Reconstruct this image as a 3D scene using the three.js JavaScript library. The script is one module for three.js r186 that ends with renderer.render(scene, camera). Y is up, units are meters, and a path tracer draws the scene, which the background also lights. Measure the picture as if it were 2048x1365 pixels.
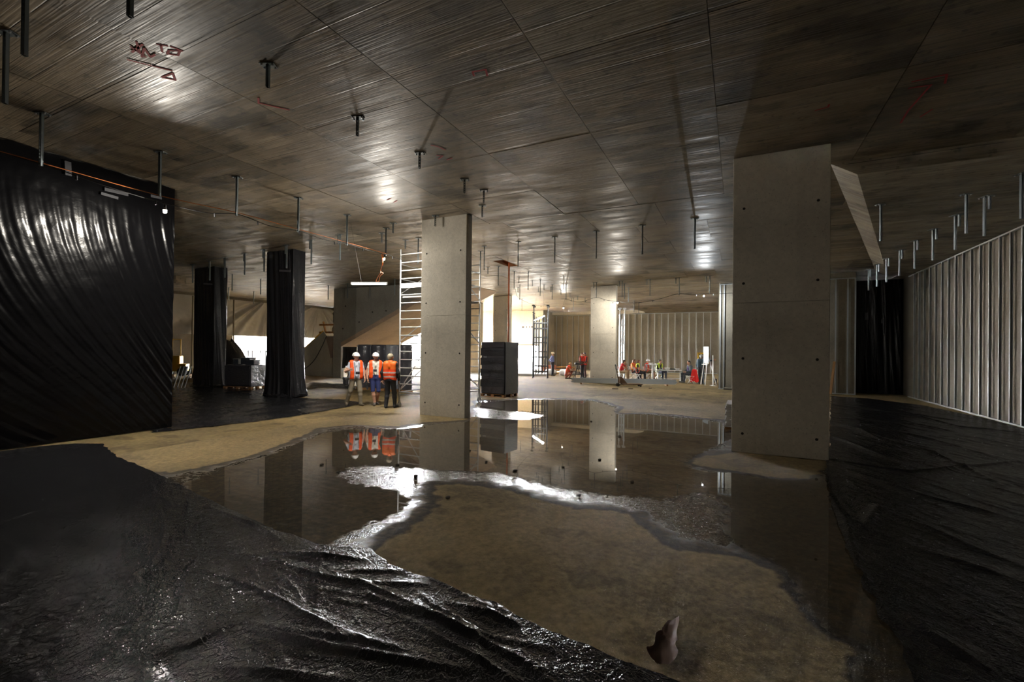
import * as THREE from 'three';
import { mergeGeometries, mergeVertices, toCreasedNormals } from 'three/addons/utils/BufferGeometryUtils.js';
import { RoundedBoxGeometry } from 'three/addons/geometries/RoundedBoxGeometry.js';
import { MarchingCubes } from 'three/addons/objects/MarchingCubes.js';
import { RectAreaLightUniformsLib } from 'three/addons/lights/RectAreaLightUniformsLib.js';

// ------------------------------------------------------------------ camera, sky, exposure
const scene = new THREE.Scene();
const camera = new THREE.PerspectiveCamera(2 * Math.atan(682.5 / 910) * 180 / Math.PI, 2048 / 1365, 0.05, 300);
camera.rotation.order = 'YXZ';
camera.rotation.set(0.3 * Math.PI / 180, 26.4 * Math.PI / 180, 0.6 * Math.PI / 180);
camera.position.set(0, 1.97, 0);
camera.setViewOffset(2048, 1365, 0, -12, 2048, 1365);
scene.add(camera);
const renderer = new THREE.WebGLRenderer({ antialias: true });
renderer.toneMapping = THREE.LinearToneMapping;
renderer.toneMappingExposure = .54;
renderer.shadowMap.enabled = true;
RectAreaLightUniformsLib.init();
const sun = new THREE.DirectionalLight(0xfff3e4, 400); sun.position.set(-75, 38, -40); sun.target.position.set(-27, 0, -36); sun.name = 'sun'; sun.castShadow = true; Object.assign(sun.shadow.camera, { left: -50, right: 50, top: 40, bottom: -40, near: 1, far: 200 }); scene.add(sun, sun.target); sun.target.name = 'sun_target';   // daylight from the left, outside
scene.background = new THREE.Color().setRGB(400, 410, 426);          // bright overcast sky, seen only through the openings
const BULB = 165, TUBE = 62;                                         // bulb candela, tube nits

// ------------------------------------------------------------------ helpers
const PI = Math.PI, V = (x, y, z) => new THREE.Vector3(x, y, z);
function rng(s) { return () => { s |= 0; s = s + 0x6D2B79F5 | 0; let t = Math.imul(s ^ s >>> 15, 1 | s); t = t + Math.imul(t ^ t >>> 7, 61 | t) ^ t; return ((t ^ t >>> 14) >>> 0) / 4294967296; }; }
const R0 = rng(7), rr = (a, b) => a + (b - a) * R0();
const clamp = (x, a = 0, b = 1) => x < a ? a : x > b ? b : x, mixn = (a, b, t) => a + (b - a) * t;
const sstep = (a, b, x) => { const t = clamp((x - a) / (b - a)); return t * t * (3 - 2 * t); };
function h2(x, y) { let h = Math.imul(x, 374761393) + Math.imul(y, 668265263) | 0; h = Math.imul(h ^ h >>> 13, 1274126177); return ((h ^ h >>> 16) >>> 0) / 4294967296; }
function vn(x, y, px = 4096, py = 4096) {                            // value noise with a period
  const xi = Math.floor(x), yi = Math.floor(y), fx = x - xi, fy = y - yi, u = fx * fx * (3 - 2 * fx), v = fy * fy * (3 - 2 * fy);
  const m = (a, p) => ((a % p) + p) % p, x0 = m(xi, px), x1 = m(xi + 1, px), y0 = m(yi, py), y1 = m(yi + 1, py);
  const a = h2(x0, y0), b = h2(x1, y0), c = h2(x0, y1), d = h2(x1, y1);
  return a + (b - a) * u + (c - a) * v + (a - b - c + d) * u * v;
}
function fbm(x, y, o = 4, px = 4096, py = 4096) { let s = 0, a = .5, t = 0; for (let i = 0; i < o; i++) { s += a * vn(x, y, px, py); t += a; a *= .5; x *= 2; y *= 2; px *= 2; py *= 2; } return s / t; }
function tex(w, h, fn, srgb, wrap = true) {
  const d = new Uint8Array(w * h * 4);
  for (let j = 0; j < h; j++) for (let i = 0; i < w; i++) { const c = fn(i / w, j / h, i, j), k = (j * w + i) * 4; d[k] = clamp(c[0]) * 255; d[k + 1] = clamp(c[1]) * 255; d[k + 2] = clamp(c[2]) * 255; d[k + 3] = 255; }
  const t = new THREE.DataTexture(d, w, h); t.magFilter = THREE.LinearFilter; t.minFilter = THREE.LinearMipmapLinearFilter; t.generateMipmaps = true;
  if (wrap) t.wrapS = t.wrapT = THREE.RepeatWrapping;
  if (srgb) t.colorSpace = THREE.SRGBColorSpace; t.needsUpdate = true; return t;
}
const grey = v => [v, v, v];
const rep = (t, m) => { const c = t.clone(); c.repeat.set(1 / m, 1 / m); c.needsUpdate = true; return c; };
// geometry
const bx = (w, h, d, x = 0, y = 0, z = 0, ry = 0, rz = 0, rx = 0) => { const g = new THREE.BoxGeometry(w, h, d); if (rx) g.rotateX(rx); if (rz) g.rotateZ(rz); if (ry) g.rotateY(ry); g.translate(x, y, z); return g; };
const rbx = (w, h, d, r, x = 0, y = 0, z = 0, ry = 0, s = 2) => { const g = new RoundedBoxGeometry(w, h, d, s, r); if (ry) g.rotateY(ry); g.translate(x, y, z); return g; };
function rod(a, b, r, seg = 8, r2) { const d = b.clone().sub(a), g = new THREE.CylinderGeometry(r2 ?? r, r, d.length(), seg); g.applyQuaternion(new THREE.Quaternion().setFromUnitVectors(V(0, 1, 0), d.clone().normalize())); const m = a.clone().add(b).multiplyScalar(.5); g.translate(m.x, m.y, m.z); return g; }
const bar = (a, b, w, h) => { const d = b.clone().sub(a), g = new THREE.BoxGeometry(w, h, d.length()); const m = new THREE.Matrix4().lookAt(b, a, Math.abs(d.y) > .98 * d.length() ? V(1, 0, 0) : V(0, 1, 0)); g.applyMatrix4(m); const c = a.clone().add(b).multiplyScalar(.5); g.translate(c.x, c.y, c.z); return g; };
const cable = (pts, r, n = 8, seg) => new THREE.TubeGeometry(new THREE.CatmullRomCurve3(pts), seg ?? pts.length * 8, r, n);
const merge = l => { l = [].concat(l); if (l.length === 1) return l[0]; return mergeGeometries(l.map(g => { g = g.index ? g.toNonIndexed() : g; for (const k of Object.keys(g.attributes)) if (!['position', 'normal', 'uv'].includes(k)) g.deleteAttribute(k); return g; })); };
function uvm(g, off = [0, 0], swap = false) {                        // uv in metres, projected along each face's axis
  g = g.index ? g.toNonIndexed() : g; const p = g.attributes.position, n = g.attributes.normal, uv = new Float32Array(p.count * 2);
  for (let i = 0; i < p.count; i++) {
    const ax = Math.abs(n.getX(i)), ay = Math.abs(n.getY(i)), az = Math.abs(n.getZ(i)), x = p.getX(i), y = p.getY(i), z = p.getZ(i);
    let u, v; if (ay >= ax && ay >= az) { u = x; v = z; } else if (ax > az) { u = z; v = y; } else { u = x; v = y; }
    if (swap) [u, v] = [v, u]; uv[2 * i] = u + off[0]; uv[2 * i + 1] = v + off[1];
  }
  g.setAttribute('uv', new THREE.BufferAttribute(uv, 2)); return g;
}
const used = {};
const numbered = n => { used[n] = (used[n] ?? -1) + 1; return used[n] ? n + '_' + String(used[n]).padStart(3, '0') : n; };
function mesh(name, g, m, parent) { const o = new THREE.Mesh(merge(g), m); o.name = name; o.castShadow = o.receiveShadow = true; parent.add(o); return o; }
const part = mesh;
function thing(name, label, category, [x, y, z] = [0, 0, 0], ry = 0, group) { const o = new THREE.Group(); o.name = numbered(name); o.position.set(x, y, z); o.rotation.y = ry; o.userData = { label, category }; if (group) o.userData.group = group; scene.add(o); return o; }
function solo(name, label, category, g, m, group, kind) { const o = mesh(numbered(name), g, m, scene); o.userData = { label, category }; if (group) o.userData.group = group; if (kind) o.userData.kind = kind; return o; }
function struct(name, g, m, label) { const o = mesh(numbered(name), g, m, scene); o.userData = { kind: 'structure', label, category: name.split('_')[0] }; return o; }
function structGroup(name, label) { const o = new THREE.Group(); o.name = numbered(name); o.userData = { kind: 'structure', label, category: name.split('_')[0] }; scene.add(o); return o; }
function copyOf(o, [x, y, z], ry, label, group) { const c = o.clone(); c.name = numbered(o.name.replace(/_\d{3}$/, '')); c.position.set(x, y, z); c.rotation.y = ry; c.userData = { ...o.userData, label }; if (group) c.userData.group = group; scene.add(c); return c; }
const std = (color, roughness = .7, o = {}) => new THREE.MeshStandardMaterial({ color: Array.isArray(color) ? new THREE.Color().setRGB(...color) : color, roughness, ...o });
const phys = (color, roughness, o = {}) => new THREE.MeshPhysicalMaterial({ color: Array.isArray(color) ? new THREE.Color().setRGB(...color) : color, roughness, ...o });
// polygons
const inPoly = (x, z, P) => { let s = false; for (let i = 0, j = P.length - 1; i < P.length; j = i++) { const [xi, zi] = P[i], [xj, zj] = P[j]; if ((zi > z) !== (zj > z) && x < (xj - xi) * (z - zi) / (zj - zi) + xi) s = !s; } return s; };
const segD = (x, z, a, b) => { const dx = b[0] - a[0], dz = b[1] - a[1], l = dx * dx + dz * dz || 1e-9, t = clamp(((x - a[0]) * dx + (z - a[1]) * dz) / l); return [Math.hypot(x - a[0] - t * dx, z - a[1] - t * dz), t]; };
function sdf(x, z, P) { let d = 1e9; for (let i = 0, j = P.length - 1; i < P.length; j = i++) d = Math.min(d, segD(x, z, P[j], P[i])[0]); return inPoly(x, z, P) ? d : -d; }   // positive inside
function gridField(P, x0, z0, x1, z1, c) { const nx = Math.ceil((x1 - x0) / c) + 1, nz = Math.ceil((z1 - z0) / c) + 1, a = new Float32Array(nx * nz); for (let j = 0; j < nz; j++) for (let i = 0; i < nx; i++) a[j * nx + i] = sdf(x0 + i * c, z0 + j * c, P); return (x, z) => { const u = clamp((x - x0) / c, 0, nx - 1.001), v = clamp((z - z0) / c, 0, nz - 1.001), i = u | 0, j = v | 0, f = u - i, g = v - j, k = j * nx + i; return (a[k] * (1 - f) + a[k + 1] * f) * (1 - g) + (a[k + nx] * (1 - f) + a[k + nx + 1] * f) * g; }; }
function sheetGeo(field, x0, z0, x1, z1, c, hf) {                     // marching squares over a field, lifted by hf
  const nx = Math.ceil((x1 - x0) / c), nz = Math.ceil((z1 - z0) / c), F = new Float32Array((nx + 1) * (nz + 1)), pos = [], idx = [], uv = [], key = new Map();
  for (let j = 0; j <= nz; j++) for (let i = 0; i <= nx; i++) F[j * (nx + 1) + i] = field(x0 + i * c, z0 + j * c);
  const vert = (k, x, z) => { let n = key.get(k); if (n === undefined) { n = pos.length / 3; pos.push(x, hf(x, z), z); uv.push(x, z); key.set(k, n); } return n; };
  for (let j = 0; j < nz; j++) for (let i = 0; i < nx; i++) {
    const q = [[i, j], [i, j + 1], [i + 1, j + 1], [i + 1, j]], f = q.map(([a, b]) => F[b * (nx + 1) + a]); if (f.every(v => v <= 0)) continue;
    const out = [];
    for (let k = 0; k < 4; k++) { const m = (k + 1) % 4, [a, b] = q[k], [d, e] = q[m];
      if (f[k] > 0) out.push(vert((b * (nx + 1) + a) * 3, x0 + a * c, z0 + b * c));
      if ((f[k] > 0) !== (f[m] > 0)) { const t = f[k] / (f[k] - f[m]), hz = b === e; out.push(vert((Math.min(b, e) * (nx + 1) + Math.min(a, d)) * 3 + (hz ? 1 : 2), x0 + (a + (d - a) * t) * c, z0 + (b + (e - b) * t) * c)); } }
    for (let k = 2; k < out.length; k++) idx.push(out[0], out[k - 1], out[k]);
  }
  const g = new THREE.BufferGeometry(); g.setAttribute('position', new THREE.Float32BufferAttribute(pos, 3)); g.setAttribute('uv', new THREE.Float32BufferAttribute(uv, 2)); g.setIndex(idx); g.computeVertexNormals(); return g;
}
function surf(nu, nv, fn, su = 1, sv = 1) {                           // parametric surface, fn(u,v) -> [x,y,z]
  const pos = [], uv = [], idx = []; for (let j = 0; j <= nv; j++) for (let i = 0; i <= nu; i++) { pos.push(...fn(i / nu, j / nv)); uv.push(i / nu * su, j / nv * sv); }
  for (let j = 0; j < nv; j++) for (let i = 0; i < nu; i++) { const a = j * (nu + 1) + i, b = a + nu + 1; idx.push(a, a + 1, b, a + 1, b + 1, b); }
  const g = new THREE.BufferGeometry(); g.setAttribute('position', new THREE.Float32BufferAttribute(pos, 3)); g.setAttribute('uv', new THREE.Float32BufferAttribute(uv, 2)); g.setIndex(idx); g.computeVertexNormals(); return g;
}
function polyG(verts, faces) { const pos = []; for (const f of faces) for (let k = 2; k < f.length; k++) pos.push(...verts[f[0]], ...verts[f[k - 1]], ...verts[f[k]]); const g = new THREE.BufferGeometry(); g.setAttribute('position', new THREE.Float32BufferAttribute(pos, 3)); g.setAttribute('uv', new THREE.Float32BufferAttribute(new Float32Array(pos.length / 3 * 2), 2)); g.computeVertexNormals(); return g; }

// ------------------------------------------------------------------ floor data (metres, x and z)
const WET = [[-8.14,-3.84],[-7.83,-3.98],[-7.7,-4.64],[-7.79,-5.28],[-8.43,-6.45],[-9.07,-7.88],[-8.83,-8.53],[-7.66,-9.03],[-7.35,-9.94],[-6.72,-10.8],[-8.02,-13.2],[-9.04,-15.05],[-8.3,-15.71],[-8.02,-16.52],[-6.51,-17.47],[-5.01,-17.75],[-3.62,-16.18],[-3.33,-14.44],[-2.69,-14.82],[-1.91,-14.89],[-1.0,-14.58],[-0.32,-14.54],[0.06,-12.88],[-0.04,-10.2],[-0.55,-9.28],[-0.74,-8.54],[-0.41,-8.41],[-0.1,-8.44],[0.45,-8.26],[0.99,-8.49],[1.34,-9.3],[1.38,-8.58],[1.18,-6.78],[1.11,-5.65],[1.12,-4.99],[1.09,-4.31],[1.13,-3.95],[1.07,-3.59],[0.62,-3.36],[0.67,-3.51],[0.78,-3.73],[0.61,-3.85],[0.48,-4.07],[0.45,-4.24],[0.44,-4.55],[0.37,-4.82],[0.08,-4.95],[-0.12,-4.94],[-0.46,-4.8],[-0.72,-4.92],[-0.87,-5.24],[-1.11,-5.54],[-1.41,-5.63],[-1.85,-5.46],[-2.15,-5.51],[-2.55,-5.59],[-2.97,-5.66],[-3.25,-5.64],[-3.63,-5.6],[-3.84,-5.37],[-3.71,-5.14],[-3.33,-4.75],[-3.24,-4.37],[-3.26,-4.0],[-3.27,-3.61],[-3.14,-3.29],[-3.07,-3.0],[-3.87,-2.9],[-5.61,-3.16],[-7.06,-3.33]];
const MIR = [[-7.12,-3.79],[-7.44,-4.49],[-7.55,-5.11],[-7.85,-6.0],[-8.49,-7.38],[-8.45,-8.16],[-7.37,-8.7],[-7.07,-9.55],[-6.49,-10.44],[-7.65,-12.68],[-8.54,-14.4],[-7.78,-16.03],[-6.31,-16.94],[-4.88,-17.02],[-3.77,-15.61],[-3.38,-14.02],[-2.55,-14.39],[-0.97,-14.16],[-0.34,-13.91],[-0.12,-11.31],[-0.61,-9.73],[-0.81,-8.58],[-0.55,-8.19],[-0.14,-8.24],[0.39,-8.04],[0.94,-8.28],[1.31,-9.1],[1.18,-7.41],[1.07,-5.9],[1.07,-5.06],[1.06,-4.29],[1.08,-3.87],[1.02,-3.56],[0.65,-3.37],[0.69,-3.52],[0.81,-3.75],[0.63,-3.89],[0.5,-4.1],[0.47,-4.28],[0.47,-4.59],[0.39,-4.88],[0.1,-5.02],[-0.08,-5.05],[-0.11,-5.91],[-0.24,-6.88],[-0.52,-6.85],[-0.84,-6.25],[-1.36,-6.23],[-1.82,-6.15],[-2.4,-6.1],[-2.82,-6.15],[-3.37,-6.41],[-3.95,-6.3],[-4.5,-6.1],[-4.89,-5.99],[-5.58,-5.73],[-5.66,-5.4],[-5.55,-5.12],[-5.07,-4.93],[-4.69,-4.94],[-4.21,-4.91],[-3.8,-4.67],[-3.73,-4.35],[-3.76,-3.97],[-3.79,-3.62],[-3.59,-3.18],[-4.07,-3.05],[-4.92,-3.19],[-6.33,-3.38]];
const DIRT = [[-8.37,-13.47],[-6.87,-13.01],[-5.84,-13.08],[-5.08,-12.54],[-5.3,-11.53],[-6.15,-11.35],[-7.01,-11.29]];
const SHL = [[-12.52,-2.71],[-11.81,-4.26],[-11.29,-4.5],[-9.76,-4.1],[-7.67,-3.81],[-6.57,-3.6],[-5.21,-3.38],[-4.35,-3.25],[-3.72,-3.23],[-3.2,-3.38],[-2.82,-3.23],[-2.34,-3.18],[-1.61,-3.09],[-1.16,-2.98],[-0.86,-2.95],[-0.62,-2.89],[-0.29,-2.88],[-0.05,-2.64],[-1.0,-1.51],[-3.25,-0.37]];
const SHR = [[3.79,-24.89],[5.13,-24.49],[6.3,-22.19],[6.75,-19.13],[6.89,-16.79],[7.03,-13.15],[1.86,-3.48],[0.87,-2.97],[0.97,-3.54],[0.98,-3.88],[0.96,-4.24],[0.97,-4.91],[0.98,-5.58],[1.06,-6.72],[1.21,-8.34],[1.4,-9.64],[1.88,-12.44]];
const SHM = [[-11.75,-5.53],[-11.69,-6.07],[-11.42,-6.86],[-11.23,-7.78],[-11.3,-9.22],[-11.57,-11.21],[-11.82,-12.21],[-13.16,-12.5],[-14.2,-12.25],[-15.11,-12.1],[-16.89,-12.57],[-20.61,-14.52],[-24.4,-14.64],[-26.77,-13.88],[-27.9,-13.09]];
const SHB = [[-17.6,-14.25],[-18.71,-16.14],[-16.85,-15.99],[-15.69,-15.79],[-17.43,-17.37],[-19.83,-17.76],[-21.02,-16.95]];
const FOLDS_L = [[[-4.19,-2.74],[-3.77,-2.81],[-3.28,-2.76],[-2.74,-2.84],[-2.02,-2.74],[-1.43,-2.64],[-1.01,-2.59]],[[-4.03,-2.82],[-3.48,-3.04],[-3.08,-3.18]],[[-3.06,-2.63],[-2.63,-2.72],[-2.0,-2.72],[-1.62,-2.69],[-1.09,-2.81]],[[-3.16,-2.06],[-2.66,-2.15],[-2.21,-2.29],[-1.74,-2.36]],[[-4.16,-2.38],[-3.52,-2.39],[-2.87,-2.33],[-2.22,-2.3]],[[-2.99,-2.04],[-2.42,-2.13],[-1.98,-2.24],[-1.44,-2.39]],[[-3.31,-1.58],[-3.18,-1.76],[-3.19,-2.04]],[[-3.13,-2.9],[-2.62,-3.17]],[[-2.83,-2.83],[-2.29,-3.09]],[[-5.84,-3.35],[-4.69,-3.24],[-4.11,-3.11]],[[-2.29,-2.96],[-2.0,-2.81],[-1.46,-2.7]],[[-1.98,-2.95],[-1.6,-2.96],[-1.38,-2.93]],[[-2.86,-1.7],[-2.46,-1.84],[-2.07,-1.98]],[[-2.13,-2.62],[-1.51,-2.5],[-1.17,-2.44]]];
const FOLDS_R = [[[2.33,-15.4],[2.75,-14.26],[3.01,-12.02]],[[1.97,-13.04],[2.32,-11.37],[2.59,-10.35]],[[2.58,-16.65],[4.54,-16.19],[5.39,-13.35]],[[1.53,-10.09],[2.52,-9.56],[4.75,-11.75]],[[2.5,-15.01],[3.5,-11.76],[3.56,-8.8]],[[4.8,-21.69],[5.32,-16.17],[6.45,-15.96]],[[1.48,-9.55],[2.28,-8.12],[3.02,-7.47]],[[1.44,-7.43],[1.95,-6.57],[2.37,-5.86]],[[1.36,-9.48],[1.13,-7.75],[1.13,-6.46],[1.0,-5.14],[0.99,-3.93]],[[2.82,-16.22],[4.01,-13.49],[4.53,-11.22]],[[1.26,-6.28],[1.63,-7.31],[1.61,-6.72]],[[1.11,-4.43],[1.23,-4.11],[1.4,-3.86]],[[1.57,-5.93],[1.89,-5.72],[2.21,-5.47]],[[3.21,-20.72],[4.91,-18.65],[6.05,-17.56]]];
const FOLDS_M = [[[-12.5,-6.5],[-12.39,-8.58],[-11.91,-11.32]],[[-12.88,-7.21],[-13.39,-9.96],[-12.49,-11.63]],[[-17.39,-10.08],[-15.89,-11.0],[-14.68,-11.76]],[[-15.15,-8.19],[-14.82,-9.55],[-14.47,-10.77]]];

// ------------------------------------------------------------------ textures and materials
const CH = 5.8;                                                      // ceiling height
const T = {};
{ // board-formed concrete, 4.4 m tile, boards along u
  const N = 1024, st = (u, v) => .5 * vn(u * 5, v * 512, 5, 512) + .3 * vn(u * 9, v * 220, 9, 220) + .2 * vn(u * 24, v * 900, 24, 900);
  const line = (u, v) => { const b = v * 32, k = Math.floor(b), f = b - k, w = h2(k % 32, 5); const fine = sstep(.05, 0, Math.min(f, 1 - f)) * (.25 + .75 * w) * sstep(.25, .6, vn(u * 10, k % 32 * 3.7, 10)); const p = v * 8, pf = p - Math.floor(p); return Math.max(fine * .55, sstep(.014, .002, Math.min(pf, 1 - pf)) * sstep(.15, .45, vn(u * 14, Math.floor(p + .5) % 8 * 5.1, 14))); };
  T.board = tex(N, N, (u, v) => {
    const k = Math.floor(v * 32) % 32, tone = h2(k, 11) * .1 + h2(k, Math.floor((u + h2(k, 3)) * 4) % 4 + 40) * .05, s = st(u, v), m = fbm(u * 4, v * 4, 5, 4, 4), d = sstep(.56, .74, fbm(u * 6 + 3, v * 10 + 9, 5, 6, 10)), pale = sstep(.6, .75, fbm(u * 3 + 1, v * 12 + 2, 4, 3, 12));
    const sp = sstep(.66, .8, fbm(u * 40, v * 60, 3, 40, 60)), b2 = sstep(.5, .72, fbm(u * 2 + 7, v * 3 + 5, 5, 2, 3)); let c = .44 + tone * .8 + (s - .5) * .2 + (m - .5) * .36 - d * .15 + pale * .1 - sp * .10 - b2 * .07; c *= 1 - .5 * line(u, v);
    return [c * 1.03, c * .96, c * .84];
  }, true);
  T.boardB = tex(N, N, (u, v) => { const k = Math.floor(v * 32) % 32; return grey(.5 + h2(k, 21) * .18 + (st(u, v) - .5) * .45 - line(u, v) * .5 + (fbm(u * 40, v * 60, 3, 40, 60) - .5) * .2); });
  T.boardR = tex(512, 512, (u, v) => grey(.5 + (fbm(u * 6, v * 24, 4, 6, 24) - .5) * .42 + (vn(u * 8, v * 256, 8, 256) - .5) * .16));
  T.conc = tex(N, N, (u, v) => { const m = fbm(u * 3, v * 3, 6, 3, 3), f = fbm(u * 48, v * 48, 3, 48, 48), run = sstep(.58, .8, fbm(u * 14, v * 1.0, 3, 14, 1)); const pit = sstep(.86, .92, vn(u * 150, v * 150, 150, 150)); let c = .79 + (m - .5) * .15 + (f - .5) * .07 - run * .02 - pit * .12; return [c, c * .965, c * .89]; }, true);
  T.concB = tex(512, 512, (u, v) => { const pit = sstep(.8, .88, vn(u * 110, v * 110, 110, 110)); return grey(.6 + (fbm(u * 60, v * 60, 3, 60, 60) - .5) * .4 - pit * .5); });
  // crinkled film, 1.2 m tile
  const crk = (u, v, s, f) => { const wx = fbm(u * f * .7 + s, v * f * .7, 3, f * .7, f * .7) * 1.4, a = fbm(u * f + wx, v * f + wx * .7 + s, 4, f, f); return 1 - Math.abs(a - .5) * 5; };
  T.crink = tex(N, N, (u, v) => { const a = Math.max(0, crk(u, v, 3, 10)), b = Math.max(0, crk(u, v, 17, 20)), c = Math.max(0, crk(u, v, 29, 40)); return grey(.1 + a * .45 + b * .28 + c * .17); });
  T.film = tex(N, N, (u, v) => { const a = Math.max(0, crk(u, v, 3, 12)), b = Math.max(0, crk(u, v, 17, 30)); return grey(.1 + a * a * a * .5 + b * b * b * .22 + sstep(.7, .85, vn(u * 90, v * 90, 90, 90)) * .1); });
  T.fine = tex(N, N, (u, v) => grey(.5 + (fbm(u * 30, v * 30, 4, 30, 30) - .5) * .6 + (vn(u * 256, v * 256, 256, 256) - .5) * .35));
  T.sand = tex(N, N, (u, v) => { const m = fbm(u * 4, v * 4, 6, 4, 4), f = fbm(u * 80, v * 80, 2, 80, 80), d = sstep(.6, .72, fbm(u * 9, v * 9, 4, 9, 9)); let c = .43 + (m - .5) * .22 + (f - .5) * .11 - d * .08; return [c * 1.10, c * .95, c * .64]; }, true);
  T.wood = tex(256, 512, (u, v) => { const c = .52 + (fbm(u * 30, v * 3, 4, 30, 3) - .5) * .4; return [c * 1.1, c * .8, c * .47]; }, true);
}
const boardMat = (o = {}) => std(0xffffff, 1, { map: rep(T.board, 4.4), bumpMap: rep(T.boardB, 4.4), bumpScale: .008, roughnessMap: rep(T.boardR, 4.4), ...o });
const concMat = (c = 0xffffff, o = {}) => std(c, .8, { map: rep(T.conc, 2.4), bumpMap: rep(T.concB, 1.2), bumpScale: .003, ...o });
const M = {
  ceil: [0xffffff, 0xf2ece4, 0xe4dccf, 0xf6efe6, 0xd8d0c4].map(c => boardMat({ color: c })), ceilFar: boardMat({ color: 0xf4eee4 }),
  column: concMat(0xffffff), columnDark: concMat(0xb9b4ae), hole: std([.02, .018, .016], .9), joint: std([.05, .045, .04], .9),
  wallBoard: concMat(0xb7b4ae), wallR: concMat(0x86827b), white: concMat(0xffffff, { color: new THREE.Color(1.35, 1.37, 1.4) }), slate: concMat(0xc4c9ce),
  steel: std([.50, .53, .54], .45, { metalness: .3 }), hang: std([.15, .175, .185], .45, { metalness: .6 }), galv: std([.55, .60, .62], .45, { metalness: .5 }), steelDark: std([.035, .037, .04], .6, { metalness: .2 }), alu: std([.72, .73, .74], .35, { metalness: .75 }), bolt: std([.75, .77, .8], .3, { metalness: .9 }),
  black: phys([.014, .014, .016], .15, { specularIntensity: .4, bumpMap: rep(T.film, .8), bumpScale: .0055 }), blackWall: phys([.0025, .0025, .003], .23, { specularIntensity: .4, bumpMap: rep(T.crink, 1.8), bumpScale: .0012 }),
  film: phys([.48, .47, .45], .2, { transmission: .2, thickness: 0, bumpMap: rep(T.crink, 1.4), bumpScale: .006 }), wrapMid: phys([.075, .072, .085], .28, { bumpMap: rep(T.crink, 1.1), bumpScale: .004 }), wrap: phys([.05, .05, .06], .24, { bumpMap: rep(T.crink, 1.1), bumpScale: .005 }), wrapPale: phys([.17, .18, .2], .22, { bumpMap: rep(T.crink, 1.1), bumpScale: .005 }),
  wood: std(0xffffff, .8, { map: rep(T.wood, .6) }), tape: std([.05, .05, .055], .6), whiteP: std([.78, .78, .76], .5), orangeP: std([.62, .14, .04], .5), blackP: std([.015, .015, .017], .45), yellow: std([.62, .36, .03], .55), rubber: std([.02, .02, .02], .8),
  red: std([.55, .03, .03], .7), paintRed: std([.42, .045, .05], .8), sand: phys(0xffffff, .95, { specularIntensity: .45, map: rep(T.sand, 5), bumpMap: rep(T.fine, 1.4), bumpScale: .008 }),
  brick: std([.42, .16, .10], .85), board: std([.5, .48, .45], .8), paper: std([.86, .86, .84], .7), cable: std([.02, .02, .02], .6), cord: std([.75, .22, .06], .5), dirt: std([.06, .05, .04], .95),
};
const glow = (c, k) => { const m = new THREE.MeshStandardMaterial({ color: 0xffffff, emissive: new THREE.Color().setRGB(...c), emissiveIntensity: k, roughness: .4 }); return m; };

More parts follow.
